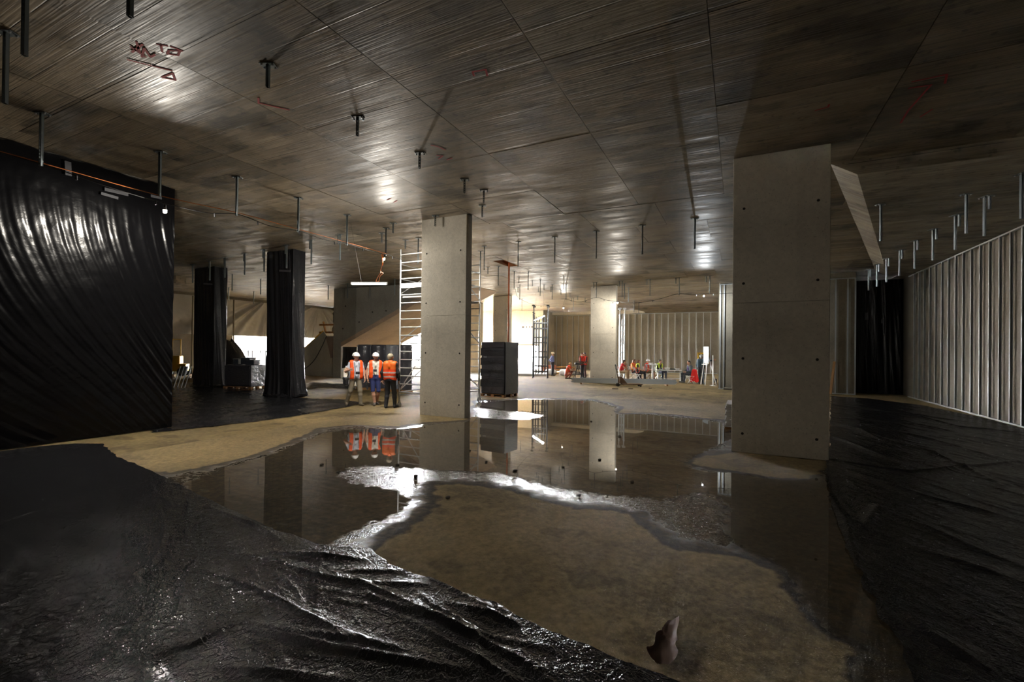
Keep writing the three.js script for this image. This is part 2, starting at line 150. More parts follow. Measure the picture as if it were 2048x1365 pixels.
// ------------------------------------------------------------------ the floor
{
  const X0 = -10, Z0 = -18.6, S = 17, XN = X0, ZN = Z0;              // detailed square
  const fw = gridField(WET, X0, Z0, X0 + S, Z0 + S, .07), fm = gridField(MIR, X0, Z0, X0 + S, Z0 + S, .05), fd = gridField(DIRT, X0, Z0, X0 + S, Z0 + S, .07);
  const wetF = (x, z) => fw(x, z) + (fbm(x * 1.3, z * 1.3 + 40, 4) - .5) * .34 + (fbm(x * 9, z * 9, 3) - .5) * .09;
  const mirF = (x, z) => Math.min(fm(x, z) + (fbm(x * 1.9 + 9, z * 1.9, 4) - .5) * .3 + (fbm(x * 11, z * 11 + 7, 3) - .5) * .22, -fd(x, z) + (fbm(x * 4, z * 4, 3) - .5) * .3, wetF(x, z) - .02);
  const N = 2048, col = new Uint8Array(N * N * 4), ro = new Uint8Array(N * N * 4);
  for (let j = 0; j < N; j++) for (let i = 0; i < N; i++) {
    const x = X0 + (i + .5) / N * S, z = Z0 + (j + .5) / N * S, k = (j * N + i) * 4;
    const w = wetF(x, z), damp = sstep(-.05, .03, w), m = fbm(x * .8 + 3, z * .8, 5), f = fbm(x * 22, z * 22, 2), g = vn(x * 95, z * 95), st = sstep(.62, .74, fbm(x * 1.7 + 20, z * 2.6, 4)) * .5, scr = sstep(.72, .8, fbm(x * 9 + z * 3, z * 1.2 - x * .6, 3)) * .3;
    let c = .44 + (m - .5) * .18 + (f - .5) * .12 + (g - .5) * .07 - st * .12 - scr * .08; const a = c * mixn(1, .5 + (f - .5) * .25, damp);
    const rim = damp * sstep(.16, .02, w); const q = a * (1 - rim * .22);
    col[k] = clamp(q * 1.10) * 255; col[k + 1] = clamp(q * mixn(.95, .92, damp)) * 255; col[k + 2] = clamp(q * mixn(.64, .62, damp)) * 255; col[k + 3] = 255;
    const under = sstep(-.01, .03, fm(x, z) > -.4 ? mirF(x, z) : -1), film = sstep(.10, .3, w + (fbm(x * 6, z * 6 + 3, 3) - .5) * .3) * (1 - under), r = mixn(mixn(.93, .84, damp * (1 - under)), .24 + (f - .5) * .3 + (g - .5) * .2, film);
    ro[k] = ro[k + 1] = ro[k + 2] = clamp(r) * 255; ro[k + 3] = 255;
  }
  const dt = (d, s) => { const t = new THREE.DataTexture(d, N, N); t.magFilter = THREE.LinearFilter; t.minFilter = THREE.LinearMipmapLinearFilter; t.generateMipmaps = true; if (s) t.colorSpace = THREE.SRGBColorSpace; t.needsUpdate = true; return t; };
  const fine = T.fine.clone(); fine.repeat.set(S / 1.1, S / 1.1); fine.needsUpdate = true;
  const fmat = phys(0xffffff, 1, { specularIntensity: .8, map: dt(col, true), roughnessMap: dt(ro), bumpMap: fine, bumpScale: .012 });
  const quad = (x0, z0, x1, z1) => { const g = new THREE.BoxGeometry(x1 - x0, .3, z1 - z0); g.translate((x0 + x1) / 2, -.15, (z0 + z1) / 2); return g; };
  const near = quad(X0, Z0, X0 + S, Z0 + S).toNonIndexed(), p = near.attributes.position, uv = near.attributes.uv;
  for (let i = 0; i < p.count; i++) uv.setXY(i, (p.getX(i) - X0) / S, (p.getZ(i) - Z0) / S);
  const fl = structGroup('floor', 'sandy concrete floor with a large wet patch');
  part('slab', near, fmat, fl);
  part('outer_slab', [quad(-17.4, -44.5, 8, -41.5), quad(-27.3, -41.5, 8, -31.8), quad(-35.5, -31.8, 8, Z0), quad(-35.5, Z0, X0, 8), quad(X0 + S, Z0, 8, 8), quad(X0, Z0 + S, X0 + S, 8)].map(g => uvm(g)), M.sand, fl);
  const wg = sheetGeo(mirF, X0, Z0, 1.6, -2.3, .03, () => .004);
  solo('puddle', 'large shallow puddle mirroring the columns and the lamps on the floor', 'puddle', wg, phys([.93, .90, .84], .015, { transmission: 1, thickness: 0, ior: 1.33 }));
}

// ------------------------------------------------------------------ ceiling: slab, formwork panels, dropped bay
{
  const c = structGroup('ceiling', 'board-marked concrete ceiling of formwork panels');
  const HX0 = -9.55, HX1 = -9.02, HZ0 = -18.75, HZ1 = -17.25;
  const box = (x0, z0, x1, z1) => uvm(bx(x1 - x0, .4, z1 - z0, (x0 + x1) / 2, CH + .212, (z0 + z1) / 2));
  part('slab', [box(-35.5, -31.8, HX0, 8), box(HX1, -31.8, 8, 8), box(HX0, -31.8, HX1, HZ0), box(HX0, HZ1, HX1, 8), box(-27.3, -41.5, 8, -31.8), box(-17.4, -44.5, 8, -41.5)], M.ceilFar, c);
  const xs = [-21.4, -19, -16.6, -14.2, -11.6, -9.2, -6.8, -4.4, -2.35, -.33, 2.0, 4.3, 6.9], zs = [1.1, -1.15, -3.35, -5.55, -7.75, -9.98, -12.12, -14.3, -16.5, -18.7, -20.9, -23.1, -25.3];
  const q = rng(31); let n = 0;
  const put = (x0, z0, x1, z1) => {
    const gap = .009, dy = q() * .007, g = bx(x1 - x0 - gap, .012, z1 - z0 - gap, (x0 + x1) / 2, CH + .006 - dy, (z0 + z1) / 2);
    part('panel', uvm(g, [q() * 4.4, Math.floor(q() * 8) * .55 + .0]), M.ceil[Math.floor(q() * M.ceil.length)], c); n++;
  };
  for (let j = 0; j + 1 < zs.length; j++) {
    const sh = [0, .0, 0, 0, 0, 0, .4, -.5, .2, -.3, .5, 0][j] || 0;
    for (let i = 0; i + 1 < xs.length; i++) {
      const x0 = xs[i] + sh, x1 = xs[i + 1] + sh, z1 = zs[j], z0 = zs[j + 1];
      if (x1 < -12.2 && z1 > -5) continue;
      if (x0 < HX1 && x1 > HX0 && z0 < HZ1 && z1 > HZ0) { if (HX0 - x0 > .05) put(x0, z0, HX0, z1); if (x1 - HX1 > .05) put(HX1, z0, x1, z1); if (z1 - HZ1 > .05) put(HX0, HZ1, HX1, z1); if (HZ0 - z0 > .05) put(HX0, z0, HX1, HZ0); }
      else put(x0, z0, x1, z1);
    }
  }
  // dropped bay beside the right wall, its left edge splayed
  const L = 5.54, v = [[1.65, CH, -11.09], [5.75, CH, -26.6], [7.3, CH, -26.6], [7.3, CH, -11.09], [2.11, L, -11.17], [6.2, L, -26.6], [7.3, L, -26.6], [7.3, L, -11.17]];
  part('dropped_bay', uvm(polyG(v, [[4, 5, 6, 7], [0, 1, 5, 4], [3, 0, 4, 7], [1, 2, 6, 5], [2, 3, 7, 6]].map(f => f.slice().reverse())), [1, .3]), M.ceil[0], c);
  // splayed drop over the inner wall corner and over the far wall
  const w = [[-1.0, CH, -22.3], [.6, CH, -22.0], [.6, CH, -26.4], [-1.0, CH, -26.4], [-.95, 5.62, -25.2], [.6, 5.62, -24.6], [.6, 5.62, -26.4], [-.95, 5.62, -26.4]];
  part('splayed_drop', uvm(polyG(w, [[4, 7, 6, 5], [0, 4, 5, 1], [0, 3, 7, 4]])), M.ceil[1], c);
  const b = [[-8.5, CH, -40], [-1, CH, -38], [-1, CH, -44], [-8.5, CH, -44], [-7.5, 5.5, -42.8], [-1, 5.5, -42.6], [-1, 5.5, -44], [-7.5, 5.5, -44]];
  part('splayed_drop', uvm(polyG(b, [[4, 7, 6, 5], [0, 4, 5, 1], [0, 3, 7, 4]])), M.ceil[2], c);
  part('beam', uvm(bx(9.5, .3, .5, -12.6, 5.65, -43.7)), M.white, c);
  part('downstand_beam', uvm(bx(2.6, .42, .5, -28.6, 5.58, -14.2)), M.ceil[2], c);
  // plywood-lined opening with a shaft above
  const m = [bx(.53, .5, .02, -9.285, CH + .25, HZ0 + .01), bx(.53, .5, .02, -9.285, CH + .25, HZ1 - .01), bx(.02, .5, 1.5, HX0 + .01, CH + .25, -18), bx(.02, .5, 1.5, HX1 - .01, CH + .25, -18), bx(.53, .02, 1.5, -9.285, CH + .5, -18)];
  part('shaft_lining', m, std([.34, .14, .05], .8), c);
}

// ------------------------------------------------------------------ walls
const wallBox = (x0, x1, y0, y1, z0, z1) => uvm(bx(x1 - x0, y1 - y0, z1 - z0, (x0 + x1) / 2, (y0 + y1) / 2, (z0 + z1) / 2));
struct('ground', uvm(bx(160, .2, 160, -30, -.16, -40)), std([.42, .40, .37], .95), 'pale ground outside the openings');
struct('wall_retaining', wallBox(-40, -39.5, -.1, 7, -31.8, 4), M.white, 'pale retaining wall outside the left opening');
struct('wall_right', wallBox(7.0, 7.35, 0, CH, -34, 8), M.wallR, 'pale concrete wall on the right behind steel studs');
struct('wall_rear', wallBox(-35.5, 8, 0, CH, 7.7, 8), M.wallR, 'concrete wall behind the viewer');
struct('wall_back', wallBox(-17.4, 0, 0, CH, -44.4, -44), M.wallBoard, 'board-marked concrete wall at the far end');
{
  const w = structGroup('wall_inner', 'board-marked concrete wall beside the dark doorway');
  part('front', wallBox(-.92, 4.96, 0, CH, -26.75, -26.4), M.wallBoard, w); part('return', [wallBox(-.92, -.6, 0, CH, -44, -26.75), wallBox(4.64, 4.96, 0, CH, -34, -26.75)], M.wallBoard, w);
  part('ledge', uvm(rbx(1.2, .1, .5, .01, -.05, .05, -26.1)), M.wallR, w);
  struct('wall_corridor', wallBox(4.6, 7.35, 0, CH, -34.3, -34), M.wallBoard, 'end wall of the dark passage');
  const L = structGroup('wall_left', 'far left concrete wall with a long low opening');
  part('kerb', wallBox(-35.3, -35, 0, .3, -30.7, -21.9), M.wallR, L); part('lintel', wallBox(-35.3, -35, 2.85, CH, -30.7, -21.9), M.wallR, L);
  part('pier', wallBox(-35.3, -35, 0, CH, -21.9, 8), M.wallR, L); part('pier', wallBox(-35.3, -35, 0, CH, -31.8, -30.7), M.wallR, L);
  part('timber_edge', uvm(bx(.12, .12, 8.6, -34.93, 2.87, -26.3)), M.wood, L);
  struct('wall_alcove', [wallBox(-35.3, -27, 0, CH, -31.8, -31.5)], M.wallR, 'concrete wall closing the far left bay');
  const B = structGroup('wall_white', 'brightly lit pale concrete wall over a wide low opening');
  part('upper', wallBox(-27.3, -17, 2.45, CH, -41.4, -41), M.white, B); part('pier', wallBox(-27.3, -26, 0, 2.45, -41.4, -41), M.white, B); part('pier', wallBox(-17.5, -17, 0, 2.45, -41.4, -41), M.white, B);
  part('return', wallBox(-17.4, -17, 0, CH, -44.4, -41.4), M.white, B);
  part('timber_edge', uvm(bx(8.6, .14, .08, -21.8, 2.4, -40.97)), M.wood, B);
  for (const [x, w] of [[-19.15, .22], [-18.75, .08], [-18.45, .08], [-18.15, .22]]) part('wall_pocket', bx(w, .13, .02, x, 4.2, -41.0), M.hole, B);
  const S = structGroup('wall_side', 'side wall opened to the daylight');
  part('sill', wallBox(-27.3, -27, 0, .3, -41, -31.5), M.wallR, S); part('head', wallBox(-27.3, -27, 5.2, CH, -41, -31.5), M.wallR, S);
  part('pier', wallBox(-27.3, -27, .3, 5.2, -32.2, -31.5), M.wallR, S); part('pier', wallBox(-27.3, -27, .3, 5.2, -41, -40.6), M.wallR, S);
}
// black sheeting at the passage
const drape = (x0, x1, y0, y1, z, amp, seed, f = 3) => surf(60, 40, (u, v) => { const x = mixn(x0, x1, u), y = mixn(y0, y1, v), a = fbm(u * 9 * f / 3 + seed + v * .8, v * 1.2, 3); return [x, y, z + (a - .5) * amp]; }, x1 - x0, y1 - y0);
const curtain = thing('plastic_curtain', 'black plastic curtain closing the dark passage beside the studded wall', 'curtain'); part('sheet', drape(4.97, 6.98, .02, 5.5, -27.4, .22, 3), M.blackWall, curtain);
for (const [x, y, w, h] of [[5.55, 3.75, .09, .34], [6.15, 3.5, .05, .2], [6.2, 3.85, .03, .1]]) part('tape_strip', bx(w, h, .004, x, y, -27.27), M.tape, curtain);

// ------------------------------------------------------------------ stud frames: each stud a part
function cStud(h) { return merge([bx(.06, h, .003, 0, h / 2, 0), bx(.003, h, .05, -.03, h / 2, .025), bx(.003, h, .05, .03, h / 2, .025), bx(.01, h, .003, -.025, h / 2, .05), bx(.01, h, .003, .025, h / 2, .05)]); }
function studFrame(label, pts, h, ry, trackFrom, trackTo, y0 = 0) {
  const t = thing('stud_frame', label, 'stud frame'), g = cStud(h);
  for (const [x, z] of pts) { const o = part('stud', g, M.steel, t); o.position.set(x, y0, z); o.rotation.y = ry; }
  for (const y of [y0 + .02, y0 + h]) part('track', bar(V(trackFrom[0], y, trackFrom[1]), V(trackTo[0], y, trackTo[1]), .07, .045), M.steel, t);
  return t;
}
const range = (a, b, s) => { const l = []; for (let v = a; s > 0 ? v <= b : v >= b; v += s) l.push(v); return l; };
studFrame('row of galvanised steel studs standing along the right concrete wall', range(-14.2, -26.2, -.606).map(z => [6.92, z]), 5.46, 0, [6.92, -13.8], [6.92, -26.4]);
studFrame('row of galvanised steel studs across the far wall behind the seated group', range(-9.99, -1.8, .6).map(x => [x, -43.9]), 5.46, PI / 2, [-12.9, -43.9], [-1.6, -43.9]);
studFrame('short row of pale steel studs on the far wall left of the far column', range(-16.73, -13.1, .585).map(x => [x, -43.9]), 5.46, PI / 2, [-16.9, -43.9], [-13, -43.9]);
studFrame('steel studs on the inner wall beside the dark passage', [-.86, -.68, 3.55, 4.15, 4.62, 4.91].map(x => [x, -26.33]), 5.5, PI / 2, [-.9, -26.33], [4.93, -26.33]);

// ------------------------------------------------------------------ columns
function column(label, x0, x1, zf, th, mat, holes = true) {
  const t = thing('concrete_column', label, 'column', [(x0 + x1) / 2, 0, zf - th / 2]), w = x1 - x0;
  part('lower_lift', uvm(rbx(w, 2.93, th, .008, 0, 1.465, 0)), mat, t); part('upper_lift', uvm(rbx(w, CH - 2.93, th, .008, 0, (CH + 2.93) / 2, 0), [.7, .4]), mat, t);
  if (holes) for (const y of [.37, 1.84, 3.31, 4.78]) for (const s of [-1, 1]) { const g = new THREE.CylinderGeometry(.026, .018, .02, 12); g.rotateX(PI / 2); g.translate(s * (w / 2 - .19), y, th / 2 - .008); part('tie_hole', g, M.hole, t); }
  return t;
}
column('shadowed grey concrete column standing at the right of the puddle', -.1, 1.5, -10.0, .3, M.column);
column('pale concrete column in front of the scaffold tower', -8.47, -6.9, -10.93, .3, M.column);
column('pale concrete column behind the crouching cameraman and the steel profiles', -7.95, -6.42, -26.6, .35, M.column);
column('brownish concrete column behind the tall wrapped pallet', -15.9, -14.6, -28.9, .45, M.column);
column('far concrete column glimpsed through the scaffold tower', -20.7, -19.1, -32.6, .4, M.column, false);
function wrappedColumn(label, x0, x1, zf, th, seed) {
  const t = thing('wrapped_column', label, 'column', [(x0 + x1) / 2, 0, zf - th / 2]), w = (x1 - x0) / 2 - .05, d = th / 2 - .02;
  part('core', uvm(bx(w * 2, CH, d * 2, 0, CH / 2, 0)), M.column, t);
  part('plastic_wrap', surf(180, 60, (u, v) => {
    const P = 4 * (w + d); let s = u * P, x, z; if (s < 2 * w) { x = -w + s; z = d; } else if (s < 2 * w + 2 * d) { x = w; z = d - (s - 2 * w); } else if (s < 4 * w + 2 * d) { x = w - (s - 2 * w - 2 * d); z = -d; } else { x = -w; z = -d + (s - 4 * w - 2 * d); }
    const y = .01 + v * 5.78, fl = Math.exp(-y * 3.2) * .05, f = fbm(u * 26 + v * 2.2 + seed, v * .9 + seed, 3, 4096) - .45, o = .03 + Math.max(-.012, f * (.09 + .10 * Math.exp(-y * 1.5))) + fl * (.6 + f), e = u > .998 || u < .002 ? 0 : 1;
    const l = Math.hypot(x / w, z / d) || 1; return [x + Math.sign(x) * o * Math.min(1, Math.abs(x) / w * 1.0), y, z + Math.sign(z) * o * Math.min(1, Math.abs(z) / d)];
  }, 4, 5.5), M.black, t);
  part('tape_band', bx(w * .9, .08, .012, w * .5, 4.95, d + .09, 0, -.1), M.tape, t);
  part('crumpled_hem', surf(90, 8, (u, v) => { const a = u * 2 * PI, r = 1 + v * .34 + .1 * fbm(u * 20 + seed, v * 3, 3), n = fbm(u * 30, v * 4 + seed, 3); return [Math.cos(a) * (w + .1) * r * .95, .02 + (1 - v) * .12 * n + .06 * n, Math.sin(a) * (d + .22) * r]; }), M.black, t);
}
wrappedColumn('column wrapped in black plastic nearer the three men in vests', -17.05, -15.5, -12.05, .55, 3);
wrappedColumn('farther column wrapped in black plastic beside the folded frame', -24.0, -22.35, -13.1, .55, 11);

// ------------------------------------------------------------------ black sheeting: partition on the left, sheets on the floor
{
  struct('wall_partition', wallBox(-12.42, -12.28, 0, CH, -6.12, 7.7), M.slate, 'partition wall under black sheeting on the left');
  const g = surf(640, 170, (u, v) => {
    const z = mixn(3, -6.17, u), y = v * (5.70 + .05 * vn(u * 40, 3)) + .02, dn = 5.4 - y, c = -z - .09 * dn * dn * (1 + .15 * Math.sin(z)), env = sstep(5.35, 4.7, y) * mixn(.45, 1, sstep(1.0, 3.4, y)) * sstep(-1.0, 2.4, -z);
    const f1 = Math.sin(c * 24 + 4.5 * fbm(c * 1.3, y * .35, 3)), f2 = Math.sin(c * 55 + 7 * fbm(c * 2 + 9, y * .5, 3)), n = fbm(z * 1.3, y * 1.1 + 4, 4) - .5;
    const m = .35 + .65 * sstep(.35, .65, fbm(c * .9 + 2, y * .25, 2));
    return [-12.17 + env * m * (.013 * f1 + .005 * f2) + n * .06, y, z];
  }, 9.2, 5.6);
  const hung = thing('plastic_sheet', 'black plastic sheet hung in diagonal folds over the left partition', 'plastic sheet'); part('sheet', g, M.blackWall, hung);
  const strips = [[-5.0, 5.30, .42, .07, .03], [-4.88, 5.18, .3, .06, -.05], [-4.2, 5.52, .1, .28, .05], [-5.75, 5.42, .22, .06, .05]];
  strips.forEach(([z, y, w, h, r]) => part('tape_strip', bx(.006, h, w, -12.1, y, z, 0, 0, r), M.tape, hung));
  const foldD = (x, z, folds, w, h, q) => { let s = 0; folds.forEach((l, i) => { let bd = 9, bt = 0; for (let k = 0; k + 1 < l.length; k++) { const [d, t] = segD(x, z, l[k], l[k + 1]); if (d < bd) { bd = d; bt = (k + t) / (l.length - 1); } } if (bd < w * 5) { const e = Math.sin(PI * clamp(.08 + bt * .84)) , ww = w * (.7 + .6 * h2(i, 3)); s += h * (.5 + .8 * h2(i, 9)) * e * (Math.exp(-((bd / ww) ** 2)) + .25 * Math.exp(-(((bd - ww * 2.2) / (ww * .8)) ** 2))); } }); return s; };
  const rid = (x, z) => 1 - Math.abs(fbm(x, z, 4) - .5) * 4;
  const thin = rng(5), FT = []; for (let i = 0; i < 190; i++) { const x = -11.8 + 11.5 * thin(), z = -4.4 + 3.4 * thin(), a = -.36 + (thin() - .5) * 1.1, l = .25 + .9 * thin() ** 2; const p = [], k = (thin() - .5) * .5; for (let j = 0; j < 4; j++) p.push([x + Math.cos(a + k * j / 3) * l * j / 3, z - Math.sin(a + k * j / 3) * l * j / 3]); FT.push(p); }
  const hL = (x, z) => { const dx = x * .94 + z * .34, dz = -x * .34 + z * .94; return .007 + .005 * Math.max(0, rid(dx * .8, dz * 3.4)) ** 4 + .002 * Math.max(0, rid(dx * 2.6 + 7, dz * 9)) ** 4 + foldD(x, z, FOLDS_L, .03, .042) + foldD(x, z, FT, .013, .012); };
  const fL = (x, z) => sdf(x, z, SHL) + (fbm(x * 5, z * 5, 3) - .5) * .06;
  solo('plastic_sheet', 'black plastic sheet crumpled over the left foreground floor', 'plastic sheet', sheetGeo(fL, -12.08, -4.7, 0.1, -.6, .022, hL), M.black);
  const hR = (x, z) => { const a = x * .45 + z * .89, b = x * .89 - z * .45; return .007 + .012 * Math.max(0, rid(a * .5, b * 2.6)) ** 3 + .006 * Math.max(0, rid(a * 1.6 + 5, b * 7)) ** 3 + .006 * fbm(x * 2, z * 2, 3) + foldD(x, z, FOLDS_R, .045, .045); };
  const fR = (x, z) => Math.min(sdf(x, z, SHR), 6.8 - x, Math.max(Math.abs(x - .7) - .84, Math.abs(z + 10.15) - .2)) + (fbm(x * 4, z * 4 + 8, 3) - .5) * .09;
  solo('plastic_sheet', 'black plastic sheet spread over the right floor below the studded wall', 'plastic sheet', sheetGeo(fR, .7, -25.2, 6.85, -3, .034, hR), M.black);
  const hM = (x, z) => .007 + .02 * Math.max(0, rid(x * .9, z * 2.6)) ** 4 + .01 * Math.max(0, rid(x * 2.2, z * 5)) ** 3 + .004 * fbm(x * 2, z * 2, 3) + foldD(x, z, FOLDS_M, .06, .05);
  const colsClear = (x, z) => Math.min(1, Math.max(Math.abs(x + 16.27) - .72, Math.abs(z + 12.32) - .24), Math.max(Math.abs(x + 23.17) - .76, Math.abs(z + 13.37) - .24));
  const fM = (x, z) => Math.min(sdf(x, z, SHM) + (fbm(x * 3, z * 3, 3) - .5) * .2, colsClear(x, z));
  solo('plastic_sheet', 'black plastic sheet on the floor around the two wrapped columns', 'plastic sheet', sheetGeo(fM, -28, -15, -11.1, -5.4, .055, hM), M.black);
  const hB = (x, z) => .02 + .16 * fbm(x * 1.2, z * 1.5, 4) * sstep(0, .5, sdf(x, z, SHB));
  solo('plastic_sheet', 'heap of crumpled black plastic behind the wrapped column', 'plastic sheet', sheetGeo((x, z) => sdf(x, z, SHB) + (fbm(x * 2, z * 2, 3) - .5) * .3, -26, -22, -13, -13, .06, hB), M.black);
}

function strand(label, pts, mat, r, sockets = 0) {
  const t = thing('lamp_cable', label, 'cable'); part('cord', cable(pts.map(p => V(...p)), r, 6, pts.length * 10), mat, t);
  const c = new THREE.CatmullRomCurve3(pts.map(p => V(...p))); for (let i = 1; i <= sockets; i++) { const p = c.getPoint(i / (sockets + 1)); part('socket', rod(p, p.clone().add(V(.01, -.08, 0)), .016, 8), M.blackP, t); }
}
// ------------------------------------------------------------------ lamps: glowing mesh and a light of the same size
function bulbLamp(label, [x, y, z], cd, col = [1, .93, .82]) {
  const t = thing('hanging_bulb', label, 'lamp', [x, y, z]);
  const prof = [[.001, -.062], [.02, -.058], [.032, -.04], [.035, -.022], [.03, -.004]].map(p => new THREE.Vector2(...p));
  part('bulb', new THREE.LatheGeometry(prof, 16), glow(col, 60), t); part('heat_sink', [rod(V(0, .0, 0), V(0, .012, 0), .036, 20), rod(V(0, .012, 0), V(0, .05, 0), .034, 20, .018)], M.whiteP, t); part('socket', rod(V(0, .05, 0), V(0, .11, 0), .019, 12), M.blackP, t);
  const l = new THREE.PointLight(new THREE.Color().setRGB(...col), cd); l.castShadow = true; l.shadow.radius = .8; l.position.y = -.006; t.add(l); l.name = 'bulb_light'; return t;
}
bulbLamp('bare bulb hanging in front of the black partition sheet', [-10.2, 4.66, -5.0], BULB * .64);
bulbLamp('bare bulb on orange cord left of the scaffold tower', [-9.83, 4.75, -10.83], BULB * .64);
bulbLamp('bare bulb at the upper right edge of the far pale column', [-5.95, 4.6, -25.0], BULB * .42);
bulbLamp('bare bulb hanging near the inner wall above the easel', [-1.55, 4.78, -24.8], BULB * .42, [.92, .97, 1]);
bulbLamp('distant bare bulb left of the far pale column', [-11.1, 4.95, -30.5], BULB * .42);
function tubeLamp(label, a, b, nits) {
  const m = a.clone().add(b).multiplyScalar(.5), L = a.distanceTo(b), t = thing('tube_lamp', label, 'lamp', m.toArray()), d = b.clone().sub(a).normalize(), q = new THREE.Quaternion().setFromUnitVectors(V(1, 0, 0), d); t.quaternion.copy(q);
  part('tube', rod(V(-L / 2 + .03, 0, 0), V(L / 2 - .03, 0, 0), .03, 14), glow([1, .97, .9], nits * .5), t); part('housing', bx(L, .025, .05, 0, .043, 0), M.whiteP, t);
  for (const s of [-1, 1]) part('end_cap', rod(V(s * L / 2, 0, 0), V(s * (L / 2 - .03), 0, 0), .032, 14), M.whiteP, t);
  for (const [rx, y, z] of [[-PI / 2, -.034, 0], [PI, 0, .034], [0, 0, -.034]]) { const l = new THREE.RectAreaLight(new THREE.Color().setRGB(1, .97, .9), nits * 4, L, .06); l.rotation.x = rx; l.position.set(0, y, z); l.name = 'tube_light'; t.add(l); }
  return t;
}
tubeLamp('bright fluorescent tube hung level in front of the dark stair wall', V(-10.68, 3.94, -10.32), V(-9.67, 3.95, -10.82), TUBE);
tubeLamp('slanted fluorescent tube hung in front of the far shoring tower', V(-12.45, 3.94, -28.42), V(-11.4, 4.21, -27.82), TUBE * 2);

strand('thin wires holding the slanted tube', [[-12.3, 5.8, -28.35], [-12.3, 4.04, -28.35]], M.tape, .004); strand('second thin wire at the upper end of the slanted tube', [[-11.55, 5.8, -27.9], [-11.55, 4.2, -27.9]], M.tape, .004);
// ------------------------------------------------------------------ ceiling hangers: top plate and slotted channel
const HG = {};
for (const L of [.3, .48, .71, .87]) {
  const s = new THREE.Shape([[-.0205, 0], [.0205, 0], [.0205, L], [-.0205, L]].map(p => new THREE.Vector2(...p)));
  for (let y = .03; y < L - .03; y += .055) { const h = new THREE.Path(); h.absellipse(0, y, .0075, .016, 0, 2 * PI, true); s.holes.push(h); }
  const web = new THREE.ExtrudeGeometry(s, { depth: .003, bevelEnabled: false, curveSegments: 5 }); web.translate(0, -L, 0);
  HG[L] = merge([web, bx(.003, L, .041, -.019, -L / 2, .02), bx(.003, L, .041, .019, -L / 2, .02), bx(.01, L, .003, -.0155, -L / 2, .041), bx(.01, L, .003, .0155, -L / 2, .041)]);
}
const HP = rbx(.2, .01, .13, .003, 0, -.005, .01), HB = rod(V(0, -.03, 0), V(0, -.008, 0), .013, 6), HWS = rod(V(0, -.012, 0), V(0, -.009, 0), .022, 10);
function hanger(x, z, L, label, group, y = CH) {
  const t = thing('ceiling_hanger', label, 'hanger', [x, y - .008, z], .46, group), near = Math.hypot(x, z) < 16;
  part('plate', HP, M.hang, t); part('channel', HG[L], M.hang, t).position.y = -.008;
  if (near) for (const [a, b] of [[-.075, -.03], [.075, -.03], [-.075, .05], [.075, .05]]) { const o = part('bolt', HB, M.bolt, t); o.position.set(a, 0, b); }
}
